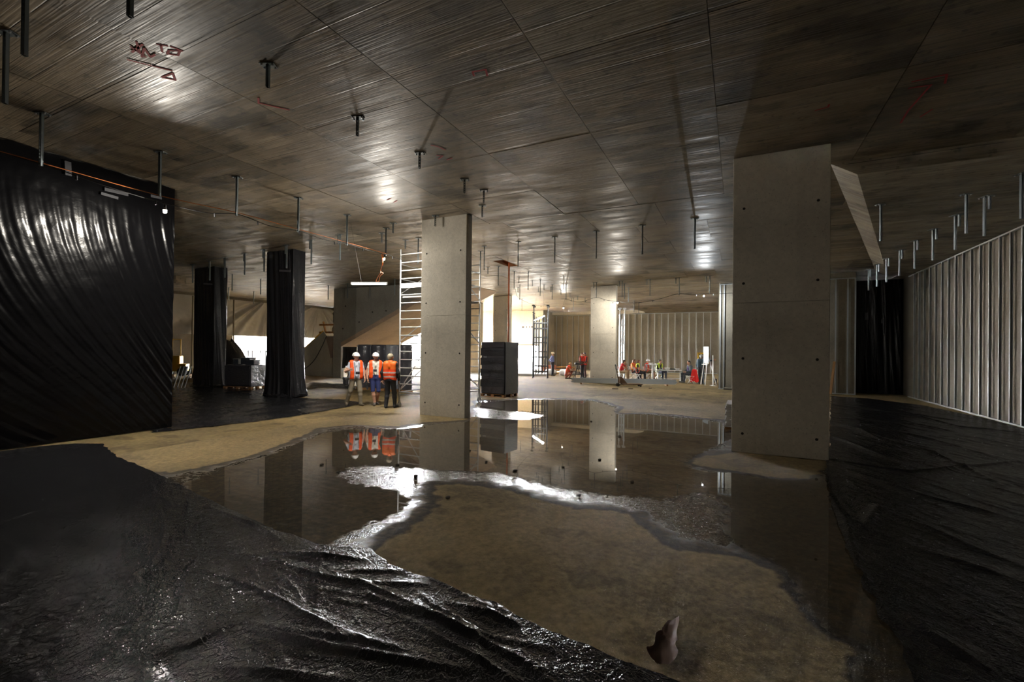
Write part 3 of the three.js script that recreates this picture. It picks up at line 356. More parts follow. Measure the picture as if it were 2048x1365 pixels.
{
  const S = .3, G = .87;
  const ORD = ['nearest', 'second nearest', 'third nearest', 'fourth nearest', 'fifth nearest', 'sixth nearest', 'seventh nearest', 'eighth nearest', 'farthest'];
  const row = (L, list, label, group, y) => list.slice().sort((a, b) => Math.hypot(...a) - Math.hypot(...b)).forEach(([x, z], i) => hanger(x, z, L, list.length > 1 ? ORD[i] + ' ' + label : label, group, y));
  hanger(-6.9, -2.04, .71, 'long dark ceiling hanger cut by the top frame edge at far left'); hanger(-5.56, -2.4, .48, 'dark ceiling hanger whose lower end shows at the top frame edge'); hanger(-8.06, -2.22, G, 'long ceiling hanger cut by the left frame edge');
  row(S, [[-5.73, -4.03], [-5.68, -5.6], [-5.6, -7.14], [-5.55, -8.69], [-5.51, -9.49], [-6.12, -10.47]], 'short steel hanger in the line running toward the pale column by the scaffold', 'short hangers in line over the left half');
  row(G, [[-10.33, -3.26], [-10.23, -4.93], [-10.14, -6.41], [-10.1, -7.98], [-10.1, -9.6], [-10.05, -11.16], [-9.97, -12.69]], 'long steel hanger in the line that carries the orange lamp cable', 'long hangers under the lamp cable');
  row(S, [[-7.81, -10.7]], 'single short hanger right in front of the pale column top'); row(S, [[-9.45, -10.8], [-10.62, -11.59], [-10.53, -12.68]], 'short steel hanger near the top of the scaffold tower', 'short hangers by the scaffold');
  const px = [-12.03, -13.6, -15.15, -16.65, -18.12, -19.74, -21.18, -22.85], pz = [-11.15, -11.31, -11.5, -11.65, -11.83, -12.01, -12.22, -12.42];
  row(S, px.map((x, i) => [x - .16, pz[i] - .05]), 'short hanger of the hanger pairs before the wrapped columns', 'short paired hangers before the wrapped columns');
  row(G, px.map((x, i) => [x + .02, pz[i] + .03]), 'long hanger of the hanger pairs before the wrapped columns', 'long paired hangers before the wrapped columns');
  row(G, [[-23.87, -14.89], [-24.08, -16.63], [-29.53, -18.2], [-29.97, -20.2]], 'distant long hanger over the film-covered wall on the left', 'distant hangers on the left');
  row(G, [[-22.6, -20.03], [-16.97, -19.58], [-18.9, -19.7], [-20.8, -19.85]], 'distant long hanger in front of the dark stair wall', 'hangers by the stair wall');
  row(G, [[-8.48, -14.69], [-7.02, -14.56], [-5.58, -14.41], [-4.1, -14.26], [-2.64, -14.17], [-1.14, -14.03]], 'long hanger in the level line between the two front concrete columns', 'long hangers between the front columns');
  row(G, [[-9.05, -15.38], [-9.92, -18.5], [-9.82, -19.95], [-9.24, -20.32]], 'long hanger around the plywood-lined ceiling opening', 'long hangers by the ceiling opening'); row(S, [[-10.47, -18.48], [-10.43, -21.75], [-10.19, -22.98]], 'short hanger behind the plywood-lined ceiling opening', 'short hangers by the ceiling opening');
  row(G, [[-11.49, -24.11], [-14.62, -31.07], [-9.72, -22.98], [-9.74, -24.82], [-10.77, -31.68], [-9.36, -31.39]], 'distant long hanger above the shoring tower', 'distant long hangers over the shoring tower');
  row(S, [[-12.15, -25.23], [-10.9, -25.5], [-10.24, -24.77], [-10.2, -25.78], [-10.16, -27.42], [-10.16, -29.14], [-10.9, -31.63], [-10.14, -30.76], [-10.03, -32.13]], 'distant short hanger above the shoring tower', 'distant short hangers over the shoring tower');
  const qx = [-8.95, -7.16, -5.71, -4.23, -2.76, -1.3]; row(G, qx.map(x => [x, -25.0]), 'long hanger of the hanger pairs before the far pale column', 'long paired hangers before the far column'); row(S, qx.map(x => [x - .17, -25.05]), 'short hanger of the hanger pairs before the far pale column', 'short paired hangers before the far column');
  row(G, [[-5.83, -26.12], [-5.95, -27.74], [-7.13, -35.23], [-7.02, -36.52]], 'distant long hanger just right of the far pale column', 'hangers right of the far column');
  const rz = [-12.5, -14.0, -15.55, -17.05, -18.55, -20.05, -21.6, -22.9, -24.2]; row(G, rz.map(z => [4.98, z]), 'long hanger of the hanger pairs along the studded right wall', 'long hangers along the right wall', 5.54); row(S, rz.map(z => [5.02, z + .12]), 'short hanger of the hanger pairs along the studded right wall', 'short hangers along the right wall', 5.54);
  row(G, [[3.03, -13.65]], 'single long hanger beside the pale splayed ceiling edge', undefined, 5.54); row(G, [[4.52, -13.55]], 'single long hanger in the dropped bay left of the wall line', undefined, 5.54);
}

// ------------------------------------------------------------------ cables
strand('black festoon cable with empty sockets below the left hangers', [[-10.4, 4.98, 0], [-10.33, 4.95, -3.26], [-10.25, 4.84, -4.2], [-10.2, 4.8, -5.0], [-10.16, 4.82, -5.8], [-10.12, 4.95, -6.4], [-10.1, 4.88, -7.2], [-10.08, 4.94, -7.98], [-10.08, 4.9, -8.8], [-10.08, 4.96, -9.6], [-10.04, 4.93, -10.3], [-9.86, 4.88, -10.85], [-10.0, 4.95, -11.2], [-10.05, 4.93, -11.6], [-10.1, 4.94, -11.95]], M.cable, .009, 9);
strand('orange extension cord strung beside the left festoon cable', [[-10.42, 5.02, 0], [-10.35, 4.98, -3.26], [-10.22, 4.93, -5], [-10.14, 4.99, -6.4], [-10.1, 4.99, -8], [-10.1, 5.0, -9.6], [-10.03, 4.97, -11.2]], M.cord, .008);
strand('looped orange cord hanging down to the level tube', [[-9.9, 4.92, -10.84], [-9.8, 4.75, -10.78], [-9.8, 4.5, -10.74], [-9.84, 4.7, -10.78], [-9.92, 4.9, -10.82], [-9.82, 4.55, -10.74], [-9.86, 4.32, -10.72], [-9.76, 4.26, -10.72], [-9.86, 4.18, -10.7], [-9.9, 4.02, -10.68], [-9.98, 4.01, -10.66], [-9.88, 4.24, -10.7], [-9.8, 4.32, -10.72]], M.cord, .009);
strand('thin pale wire holding the level tube', [[-10.6, 5.78, -10.2], [-10.38, 4.0, -10.45]], M.tape, .003);
strand('black festoon cable sagging past the far pale column', [[-9.0, 4.93, -25], [-8.1, 4.72, -25.0], [-7.16, 4.93, -25], [-6.5, 4.75, -25], [-5.95, 4.68, -25], [-5.3, 4.55, -25], [-4.6, 4.58, -25], [-3.8, 4.7, -25], [-2.76, 4.95, -25], [-2.1, 4.86, -24.9], [-1.55, 4.87, -24.8], [-.9, 4.87, -25], [0, 4.95, -25.6]], M.cable, .011, 8);
strand('black festoon cable over the far shoring tower', [[-9.0, 4.93, -25], [-9.7, 4.62, -26.5], [-10.4, 4.85, -28.5], [-11.1, 5.03, -30.5], [-12.2, 5.0, -29], [-11.5, 4.96, -24.1], [-9.8, 4.96, -20]], M.cable, .011, 5);

// ------------------------------------------------------------------ stair wall, ramp, guard rail
function prismZ(pts, z0, z1) { const s = new THREE.Shape(pts.map(p => new THREE.Vector2(...p))); const g = new THREE.ExtrudeGeometry(s, { depth: z1 - z0, bevelEnabled: false }); g.translate(0, 0, z0); return uvm(g); }
{
  const S = structGroup('wall_stair', 'dark concrete wall above a sloping stair soffit');
  part('parapet', prismZ([[-23.75, 0], [-23.05, 0], [-23.05, 2.1], [-16.55, 4.9], [-14.5, CH], [-23.75, CH]], -21.7, -21.5), M.slate, S);
  part('stair_soffit', prismZ([[-23.05, 2.02], [-14.3, 5.79], [-15.0, 5.79], [-23.05, 2.3]], -26.6, -21.48), concMat(0xf2ddd0), S);
  for (const [x, y] of [[-22.7, 4.65], [-20.4, 4.2], [-21.5, 3.6], [-19.3, 4.25], [-22.9, 3.2]]) { const g = new THREE.CylinderGeometry(.05, .05, .02, 10); g.rotateX(PI / 2); g.translate(x, y, -21.494); part('tie_hole', g, M.hole, S); }
  const r = structGroup('wall_ramp', 'pale concrete ramp cheek wall with a sloping top');
  part('cheek', prismZ([[-30.1, 0], [-25.35, 3.07], [-25.05, 2.76], [-23.75, 2.76], [-23.75, 0]], -22.4, -22.1), concMat(0xd4d6d6), r);
  part('edge_strip', bar(V(-29.9, .15, -22.08), V(-25.35, 3.1, -22.08), .06, .06), M.yellow, r);
  part('formwork_board', prismZ([[-25.1, 2.7], [-23.8, 2.7], [-23.9, 1.9], [-24.3, 1.3], [-24.6, 1.25], [-24.8, 1.9]], -22.1, -22.06), std([.2, .15, .12], .9), r);
  const g = thing('guard_rail', 'rough timber guard rail above the ramp wall', 'guard rail', [-24.6, 2.7, -22.25]);
  part('post', bar(V(-.62, -.0, .0), V(-.95, 1.05, 0), .12, .06), M.wood, g); part('post', bx(.14, 1.2, .06, .28, .55, 0), M.wood, g);
  part('rail', bx(2.1, .12, .05, -.2, .82, .06), M.wood, g); part('rail', bx(2.1, .12, .05, -.2, .3, .06), M.wood, g);
  strand('black hose hanging down the ramp wall', [[-25.0, 2.75, -22.05], [-25.4, 2.0, -22.0], [-26.2, 1.0, -22.0], [-27.2, .35, -21.9], [-28.5, .05, -21.7]], M.cable, .025);
}
// translucent film over the far left wall, gathered to a point
{
  const film = (z0, z1, gz, seed) => surf(150, 60, (u, v) => { const z = mixn(z0, z1, u), y = mixn(2.8, 5.55, v), a = Math.atan2(z - gz, 5.7 - y + .25), r = Math.hypot(z - gz, 5.7 - y); return [-34.62 + .17 * Math.sin(a * 24 + seed + r * .8) * sstep(.1, 1.2, r) * (.5 + .5 * Math.sin(a * 7 + seed)) + .12 * fbm(z * 1.2, y * 1.2 + seed, 3), y, z]; }, Math.abs(z1 - z0), 2.7);
  solo('plastic_film', 'translucent film gathered in a fan of folds over the far left wall', 'plastic film', film(-16.6, -25.2, -24.6, 1), M.film);
  solo('plastic_film', 'translucent film hanging on the wall behind the timber guard rail', 'plastic film', film(-25.3, -31.2, -29.6, 5), M.film);
  const t = thing('stud_frame', 'two pale uprights behind the film between the wrapped columns', 'stud frame'); for (const z of [-18.6, -20.6, -21.5]) part('stud', bx(.1, 5.5, .07, -34.25, 2.75, z), M.wallR, t);
  const p = thing('prop_row', 'row of dark steel props standing in the far left opening', 'props');
  for (const z of [-22.9, -23.25, -23.9, -24.4, -24.7, -26.2, -27.6, -29.2, -30.0]) part('prop', [rod(V(-34.6, .01, z), V(-34.6, 1.6, z), .04, 8), rod(V(-34.6, 1.6, z), V(-34.6, 2.8, z), .028, 8), rod(V(-34.6, 1.5, z), V(-34.6, 1.65, z), .06, 8), bx(.16, .015, .16, -34.6, .01, z)], M.steelDark, p);
  for (const y of [1.0, 1.9]) part('brace', rod(V(-34.6, y, -22.9), V(-34.6, y, -30), .014, 6), M.steelDark, p);
}

// ------------------------------------------------------------------ mobile scaffold tower behind the pale column
{
  const t = thing('scaffold_tower', 'tall aluminium mobile scaffold tower behind the pale column', 'scaffold', [-10.2, 0, -12.05]);
  const W = 1.5, Ln = 2.7, r = .025, zz = [0, -Ln];
  for (const z of zz) for (const x of [0, W]) { part('post', rod(V(x, .22, z), V(x, 5.3, z), r, 10), M.alu, t); const w = part('castor', [rod(V(x - .02, .085, z), V(x + .02, .085, z), .08, 14), bx(.06, .1, .05, x, .15, z), rod(V(x, .17, z), V(x, .26, z), .03, 8)].map(g => g), M.whiteP, t); part('tyre', new THREE.TorusGeometry(.07, .02, 8, 16).rotateY(PI / 2).translate(x, .085, z), M.rubber, w); }
  for (const z of zz) for (let y = .5; y < 5.25; y += .272) part('rung', rod(V(0, y, z), V(W, y, z), .02, 8), M.alu, t);
  const br = (a, b) => part('brace', rod(V(...a), V(...b), .018, 8), M.alu, t);
  for (const y of [.55, 2.2, 3.8]) { br([0, y, 0], [0, y + 1.5, -Ln]); br([W, y + 1.5, 0], [W, y, -Ln]); } br([0, .4, 0], [W, .4, -Ln]);
  for (const y of [.5, 2.4, 4.3, 4.8]) for (const x of [0, W]) br([x, y, 0], [x, y, -Ln]);
  br([.05, .6, 0], [1.25, 2.2, -.02]); 
  part('platform', bx(W - .1, .05, Ln - .1, W / 2, 3.7, -Ln / 2), M.board, t); part('toe_board', bx(W - .06, .15, .02, W / 2, 4.06, .05), M.whiteP, t);
  part('ladder', [bar(V(.3, .3, -Ln + .1), V(.9, 2.6, -.5), .05, .03), bar(V(.6, .3, -Ln + .1), V(1.2, 2.6, -.5), .05, .03)], M.alu, t);
  const o = part('outrigger', rod(V(W, 1.9, -Ln), V(W - .3, .03, -Ln - .6), .022, 8), M.alu, t); part('foot', rod(V(W - .3, 0, -Ln - .6), V(W - .3, .05, -Ln - .6), .05, 10), M.rubber, o);
}

// ------------------------------------------------------------------ pallets and wrapped goods
function pallet(t, w, d, y = 0) { for (const z of [-d / 2 + .06, 0, d / 2 - .06]) { part('runner', bx(w, .022, .1, 0, y + .011, z), M.wood, t); for (const x of [-w / 2 + .07, 0, w / 2 - .07]) part('block', bx(.14, .08, .1, x, y + .062, z), M.wood, t); } for (let i = 0; i < 5; i++) part('deck_board', bx(w, .022, .12, 0, y + .113, -d / 2 + .06 + i * (d - .12) / 4), M.wood, t); }
function wrappedLoad(w, h, d, y, seed, r = .04) { const g = mergeVertices(new RoundedBoxGeometry(w, h, d, 10, r)); const p = g.attributes.position; for (let i = 0; i < p.count; i++) { const x = p.getX(i), yy = p.getY(i), z = p.getZ(i), n = (fbm(x * 3 + seed, yy * 5 + z * 3, 3) - .5) * .06; p.setXYZ(i, x * (1 + n), yy + h / 2 + y + (yy > 0 ? n * .6 : 0), z * (1 + n)); } g.computeVertexNormals(); return g; }
{
  const t = thing('wrapped_pallet', 'tall pallet load in dark stretch film beside the puddle', 'pallet', [-8.98, 0, -16.92], -.1); pallet(t, 1.2, 1.02);
  part('load', wrappedLoad(1.16, 2.14, 1.0, .125, 7, .05), M.wrapMid, t); for (const [y, a] of [[.55, .04], [1.0, -.05], [1.45, .03], [1.85, -.03]]) part('film_band', surf(40, 4, (u, v) => [-.6 + u * 1.2, y + (v - .5) * .3 + a * u + .02 * fbm(u * 8, y * 5, 2), .522 + .008 * fbm(u * 12, v * 3 + y, 2)], 1.2, .3), M.wrap, t);
  part('label_sheet', bx(.16, .24, .004, -.38, 1.55, .512), std([.3, .3, .32], .5), t); part('film_overlap', surf(20, 40, (u, v) => [.618 + .012 * fbm(u * 9, v * 14, 3), .13 + v * 2.13, .5 - u * 1.0], 1, 2.1), M.wrapPale, t);
  const b = thing('wrapped_pallet', 'low film-wrapped pallet of sacks behind the wrapped columns', 'pallet', [-20.75, .0, -13.6], .25); pallet(b, 1.5, .95);
  part('load', wrappedLoad(1.45, 1.0, .95, .125, 31, .1), M.wrap, b); part('film_flap', surf(16, 20, (u, v) => [.735 + .03 * fbm(u * 6, v * 9, 3), .13 + v * .98, .46 - u * .9], 1, 1), M.wrapPale, b);
  for (const [x, y, z, w, h, d, l] of [[-20.75, 1.135, -13.75, .5, .32, .4, 'dark crate on top of the low wrapped pallet, tallest one'], [-20.2, 1.135, -13.6, .42, .22, .36, 'bluish crate lying at the right end of the low wrapped pallet'], [-21.2, 1.135, -13.55, .28, .26, .3, 'small dark box at the left end of the low wrapped pallet']]) { const o = thing('plastic_crate', l, 'crate', [x, y, z], .25); part('body', rbx(w, h, d, .02, 0, h / 2, 0), std([.05, .06, .08], .5), o); part('rim', rbx(w + .03, .04, d + .03, .015, 0, h - .02, 0), std([.07, .08, .1], .5), o); }
  const names = ['black film-wrapped roll stack behind the left man in helmet', 'black film-wrapped roll stack behind the middle man', 'grey film-wrapped stack behind the man seen from behind', 'black film-wrapped stack partly behind the scaffold post'];
  [[-15.8, .76], [-14.95, .76], [-14.15, .66], [-13.4, .66]].forEach(([x, w], i) => { const o = thing('wrapped_stack', names[i], 'stack', [x, 0, -16.2], -.45); part('base', bx(w * .8, .12, w * .8, 0, .06, 0), M.wood, o); const p = []; for (let k = 0; k <= 24; k++) { const y = k / 24; p.push(new THREE.Vector2(w / 2 * (.97 + .03 * Math.sin(y * 19)) * (k === 24 ? .9 : 1), .12 + y * 2.0)); } p.push(new THREE.Vector2(.001, 2.13)); part('roll', new THREE.LatheGeometry(p, 22), i === 2 ? M.wrapPale : M.wrap, o); part('film_seam', surf(3, 24, (u, v) => [(u - .5) * .07 + .02 * Math.sin(v * 20), .14 + v * 1.95, w / 2 + .006], .1, 2), M.wrapPale, o); });
  // grey hanging fringe under the stair
  solo('hanging_fabric', 'dark ragged fabric hanging below the stair foot', 'fabric', surf(50, 20, (u, v) => [mixn(-23.0, -20.9, u) , 2.02 - v * (1.35 - .9 * u + .12 * vn(u * 30, 3)) + .0, -21.6 + .12 * Math.sin(u * 40) * v], 2, 1.5), std([.035, .033, .03], .95));
  // stacks beyond
  const st = thing('board_stack', 'stack of grey ribbed boards just behind the shadowed column', 'boards', [-.13, 0, -13.2]); for (let k = 0; k < 12; k++) part('board', bx(.3, .04, 1.1, .02 * (k % 3), .1 + k * .048, 0), M.board, st); for (const z of [-.4, .4]) part('skid', bx(.3, .08, .1, 0, .04, z), M.wood, st);
  const pl = thing('plank', 'single timber plank leaning on the inner wall studs', 'plank', [3.9, 0, -25.85]); part('plank_body', bar(V(0, .02, .1), V(.22, 1.55, -.36), .11, .03), M.wood, pl);
}
// orange pipe through the ceiling opening
{ const t = thing('orange_pipe', 'orange pipe standing up through the plywood-lined ceiling opening', 'pipe', [-9.25, 0, -18.25]); part('pipe', rod(V(0, .02, 0), V(0, 6.25, 0), .035, 12), M.orangeP, t); part('base_plate', rod(V(0, 0, 0), V(0, .025, 0), .12, 16), M.orangeP, t); part('coupling', rod(V(0, 3.0, 0), V(0, 3.12, 0), .045, 12), M.orangeP, t); }

// ------------------------------------------------------------------ shoring towers
function shoring(label, x, z, w, hgt, mat) {
  const t = thing('shoring_tower', label, 'shoring', [x, 0, z], .35), h = w / 2;
  for (const a of [-1, 1]) for (const b of [-1, 1]) {
    const c = [a * h, b * h]; part('leg', rod(V(c[0], .02, c[1]), V(c[0], hgt - .55, c[1]), .042, 8), mat, t); part('base_plate', bx(.16, .015, .16, c[0], .008, c[1]), mat, t);
    const j = part('jack', rod(V(c[0], hgt - .6, c[1]), V(c[0], hgt - .04, c[1]), .022, 8), mat, t); part('head', [bx(.2, .03, .2, c[0], hgt - .02, c[1]), bx(.2, .1, .02, c[0], hgt + .03, c[1] - .09)], mat, j); part('collar', rod(V(c[0], hgt - .5, c[1]), V(c[0], hgt - .42, c[1]), .06, 10), mat, j);
  }
  for (const a of w > .5 ? [-.62, -.25, .25, .62] : [0]) for (const b of [-1, 1]) part('inner_tube', rod(V(a * h, .3, b * h), V(a * h, hgt - .75, b * h), .028, 8), mat, t);
  for (let y = .45, k = 0; y < hgt - .6; y += k++ % 2 ? .62 : .38) for (const b of [-1, 1]) { part('ledger', bar(V(-h, y, b * h), V(h, y, b * h), .04, .06), mat, t); part('ledger', bar(V(b * h, y, -h), V(b * h, y, h), .04, .06), mat, t); }
}
shoring('dark steel shoring tower in front of the bright far opening', -12.36, -29.4, 1.0, 5.0, M.steelDark);
shoring('narrow galvanised shoring tower beside the far pale column', -7.55, -33.2, .34, 5.0, M.steel);

// ------------------------------------------------------------------ people: capsule fields meshed by marching cubes
const mcs = {};
function field(bones, ctr, half, res, k) {                            // bones: {a, b, ra, rb}; returns an indexed geometry
  const mc = mcs[res] ??= new MarchingCubes(res, new THREE.MeshStandardMaterial(), false, false, 60000);
  const n = mc.size, D = new Float32Array(n * n * n).fill(1e3), st = 2 * half / n, g2 = (v, c) => (v - c + half) / st;
  for (const o of bones) {
    const m = Math.max(o.ra, o.rb) + k + st * 2.5, A = o.a, B = o.b, dx = B[0] - A[0], dy = B[1] - A[1], dz = B[2] - A[2], l2 = dx * dx + dy * dy + dz * dz || 1e-9;
    const lo = [0, 1, 2].map(i => Math.max(0, Math.floor(g2(Math.min(A[i], B[i]) - m, ctr[i])))), hi = [0, 1, 2].map(i => Math.min(n - 1, Math.ceil(g2(Math.max(A[i], B[i]) + m, ctr[i]))));
    const sx = o.sx ?? 1;
    for (let z = lo[2]; z <= hi[2]; z++) for (let y = lo[1]; y <= hi[1]; y++) for (let x = lo[0]; x <= hi[0]; x++) {
      const px = ctr[0] - half + x * st - A[0], py = ctr[1] - half + y * st - A[1], pz = ctr[2] - half + z * st - A[2];
      const t = clamp((px * dx + py * dy + pz * dz) / l2), d = Math.hypot(px - t * dx, py - t * dy, pz - t * dz) - (o.ra + (o.rb - o.ra) * t), i = x + y * n + z * n * n, e = D[i];
      if (o.cut) { D[i] = Math.max(e, -d); continue; }
      const h = clamp(.5 + .5 * (e - d) / k); D[i] = e > 900 ? d : e + (d - e) * h - k * h * (1 - h);
    }
  }
  return { mc, D, st, ctr, half };
}
function meshField({ mc, D, ctr, half }) {
  mc.isolation = 0; const F = mc.field; for (let i = 0; i < D.length; i++) F[i] = -Math.min(D[i], 1); mc.update();
  const g = new THREE.BufferGeometry(), p = new Float32Array(mc.count * 3); for (let i = 0; i < mc.count; i++) for (let c = 0; c < 3; c++) p[3 * i + c] = mc.positionArray[3 * i + c] * half + ctr[c];
  g.setAttribute('position', new THREE.BufferAttribute(p, 3)); const m = mergeVertices(g, 1e-5); let vol = 0; const q = m.attributes.position, ix = m.index, a = V(0, 0, 0), b = V(0, 0, 0), d = V(0, 0, 0);
  for (let i = 0; i < ix.count; i += 3) { a.fromBufferAttribute(q, ix.getX(i)); b.fromBufferAttribute(q, ix.getX(i + 1)); d.fromBufferAttribute(q, ix.getX(i + 2)); vol += a.dot(b.cross(d)); }
  if (vol < 0) { const r = ix.array; for (let i = 0; i < r.length; i += 3) { const t = r[i]; r[i] = r[i + 1]; r[i + 1] = t; } }
  m.computeVertexNormals(); return m;
}
function tint(g, bones) {
  const p = g.attributes.position, c = new Float32Array(p.count * 3);
  for (let i = 0; i < p.count; i++) { const x = p.getX(i), y = p.getY(i), z = p.getZ(i); let bd = 9, bc = bones[0].c, bt = 0;
    for (const o of bones) { if (o.cut) continue; const A = o.a, B = o.b, dx = B[0] - A[0], dy = B[1] - A[1], dz = B[2] - A[2], t = clamp(((x - A[0]) * dx + (y - A[1]) * dy + (z - A[2]) * dz) / (dx * dx + dy * dy + dz * dz || 1e-9)), d = Math.hypot(x - A[0] - t * dx, y - A[1] - t * dy, z - A[2] - t * dz) - (o.ra + (o.rb - o.ra) * t); if (d < bd) { bd = d; bc = o.c; bt = t; } }
    const k = typeof bc === 'function' ? bc(bt, x, y, z) : bc; c[3 * i] = k[0]; c[3 * i + 1] = k[1]; c[3 * i + 2] = k[2]; }
  g.setAttribute('color', new THREE.BufferAttribute(c, 3)); return g;
}
const B = (a, b, ra, rb = ra, c, cut) => ({ a, b, ra, rb, c, cut });
const SK = [.50, .27, .18], BEARD = [.10, .055, .035];
const headBones = beard => { const s = (t, x, y, z) => (Math.hypot(Math.abs(x) - .032, y - .004, z - .088) < .011 ? [.03, .025, .02] : y > .018 && y < .03 && z > .07 && Math.abs(x) > .014 && Math.abs(x) < .052 ? [.12, .07, .04] : y < -.058 && y > -.074 && z > .07 && Math.abs(x) < .026 ? [.36, .12, .10] : beard && y < -.045 && z > .0 ? BEARD : SK);
  return [B([0, .035, -.014], [0, .03, -.004], .091, .089, s), B([0, 0, .02], [0, -.06, .028], .07, .056, s), B([0, -.092, .048], [0, -.095, .05], .028, .026, s), B([0, .006, .088], [0, -.026, .104], .009, .014, s), B([-.018, -.03, .09], [.018, -.03, .09], .009, .009, s), B([-.03, .02, .078], [.03, .02, .078], .013, .013, s), B([-.022, -.066, .078], [.022, -.066, .078], .010, .010, s), B([.084, .012, -.006], [.08, -.02, 0], .016, .012, SK), B([-.084, .012, -.006], [-.08, -.02, 0], .016, .012, SK), B([0, -.09, -.015], [0, -.19, -.025], .052, .056, SK)]; };
const handBones = (() => { const l = [], c = SK; const Lf = [.085, .098, .09, .07]; for (let i = 0; i < 4; i++) { const z = .032 - i * .0215; l.push(B([0, 0, z * .35], [.004, -.085, z], .019, .0125, c)); let p = [.004, -.085, z], a = .25; for (let k = 0; k < 3; k++) { const s = Lf[i] * [.46, .3, .24][k], q = [p[0] + Math.sin(a) * s, p[1] - Math.cos(a) * s, p[2] + (i - 1.5) * -.002]; l.push(B(p, q, .0095 - k * .0007, .009 - k * .0008, c)); p = q; a += .33; } } l.push(B([0, -.02, .02], [.016, -.055, .05], .016, .012, c), B([.016, -.055, .05], [.028, -.085, .056], .0115, .010, c), B([.028, -.085, .056], [.036, -.108, .054], .010, .0085, c), B([0, .03, 0], [0, -.02, 0], .027, .024, c)); return l; })();
const tmpl = {};
function template(kind) { return tmpl[kind] ??= (() => { const far = kind.endsWith('Far'), hb = kind.startsWith('hand') ? handBones : headBones(kind.startsWith('headBeard')); const f = kind.startsWith('hand') ? field(hb, [.01, -.07, 0], .14, far ? 52 : 72, .006) : field(hb, [0, -.02, .0], .2, far ? 50 : 76, .018); return tint(meshField(f), hb); })(); }
function person(label, [x, y, z], ry, o) {
  const far = o.far, sfx = far ? 'Far' : '', t = thing('person', label, 'person', [x, y, z], ry), J = { hl: [.09, .93, 0], hr: [-.09, .93, 0], kl: [.10, .50, .03], kr: [-.10, .50, .03], al: [.11, .09, 0], ar: [-.11, .09, 0], sl: [.185, 1.43, -.01], sr: [-.185, 1.43, -.01], el: [.25, 1.15, -.03], er: [-.25, 1.15, -.03], wl: [.25, .90, .08], wr: [-.25, .90, .08], n: [0, 1.50, -.01], hd: [0, 1.655, .02], fl: [.13, .04, .17], fr: [-.13, .04, .17], ...o.J };
  const C = { shirt: [.6, .6, .6], pants: [.05, .05, .06], shoe: [.05, .045, .04], ...o.C }, skinT = .55, long = o.long, shorts = o.shorts, L = (a, b, k) => a.map((v, i) => v + (b[i] - v) * k);
  const sleeve = t => long || t < skinT ? C.shirt : SK, fore = long ? C.shirt : SK, thigh = C.pants, calf = shorts ? SK : C.pants, pr = shorts ? 0 : .012;
  const md = (a, b) => L(a, b, .5), hipC = md(J.hl, J.hr), shC = md(J.sl, J.sr), q1 = L(hipC, shC, .12);
  const bones = [];
  const belly = o.belly ?? 0;
  for (const s of ['l', 'r']) {
    const H = J['h' + s], S = J['s' + s], W = L(H, S, .42), side = L(S, shC, .36), wst = L(W, L(hipC, shC, .42), .08);
    bones.push(B(L(H, hipC, .1), L(H, S, .18), .115, .115, C.pants), B(L(H, S, .14), wst, .112 + belly, .113 + belly, C.shirt), B(wst, side, .113 + belly, .108, C.shirt), B(side, S, .095, .068, C.shirt), B(S, J['e' + s], .060, long ? .052 : .044, sleeve), B(J['e' + s], J['w' + s], long ? .050 : .043, long ? .038 : .029, fore));
    bones.push(B(H, J['k' + s], .095, .066 + pr, thigh), B(J['k' + s], L(J['k' + s], J['a' + s], .35), .060 + pr, .060 + pr, calf), B(L(J['k' + s], J['a' + s], .35), J['a' + s], .060 + pr, .042 + pr * 1.4, calf));
    const A = J['a' + s], Ft = J['f' + s], hl = L(A, Ft, -.25); bones.push(B([hl[0], A[1] - .045, hl[2]], [Ft[0], Ft[1] - .002, Ft[2]], .045, .038, C.shoe), B(A, [A[0], A[1] - .03, A[2]], .046, .046, C.shoe));
  }
  bones.push(B(L(hipC, shC, .9), J.n, .085, .058, C.shirt), B(J.n, L(J.n, J.hd, .6), .054, .05, SK));
  if (o.lap) bones.push(B(L(J.hl, J.kl, .3), L(J.hr, J.kr, .3), .085, .085, C.pants));
  let mn = [9, 9, 9], mx = [-9, -9, -9]; for (const b of bones) for (const p of [b.a, b.b]) for (let i = 0; i < 3; i++) { mn[i] = Math.min(mn[i], p[i] - .16); mx[i] = Math.max(mx[i], p[i] + .16); }
  const ctr = mn.map((v, i) => (v + mx[i]) / 2), half = Math.max(...mx.map((v, i) => v - mn[i])) / 2;
  const body = tint(meshField(field(bones, ctr, half, far ? 84 : 128, .03)), bones), geos = [body];
  const place = (kind, m4) => { const g = template(kind + sfx).clone(); g.applyMatrix4(m4); return g; };
  const hm = new THREE.Matrix4().compose(V(...J.hd), new THREE.Quaternion().setFromEuler(new THREE.Euler(o.nod ?? .05, o.turn ?? 0, o.tilt ?? 0, 'YXZ')), V(1, 1, 1)); geos.push(place(o.beard ? 'headBeard' : 'head', hm));
  for (const s of ['l', 'r']) { const d = V(...J['w' + s]).sub(V(...J['e' + s])).normalize(), yv = d.clone().negate(), xin = V(s === 'l' ? -1 : 1, 0, .1), zv = xin.clone().cross(yv).normalize(), xv = yv.clone().cross(zv); if (s === 'l') zv.negate(); const m = new THREE.Matrix4().makeBasis(xv, yv, zv); m.setPosition(...J['w' + s]); const g = place('hand', m); if (s === 'l') { const r = g.index.array; for (let i = 0; i < r.length; i += 3) { const q = r[i]; r[i] = r[i + 1]; r[i + 1] = q; } g.computeVertexNormals(); } geos.push(g); }
  const all = mergeGeometries(geos.map(g => { for (const k of Object.keys(g.attributes)) if (!['position', 'normal', 'color'].includes(k)) g.deleteAttribute(k); return g; }));
  const bm = new THREE.Mesh(all, MB); bm.name = 'body'; bm.castShadow = bm.receiveShadow = true; t.add(bm);
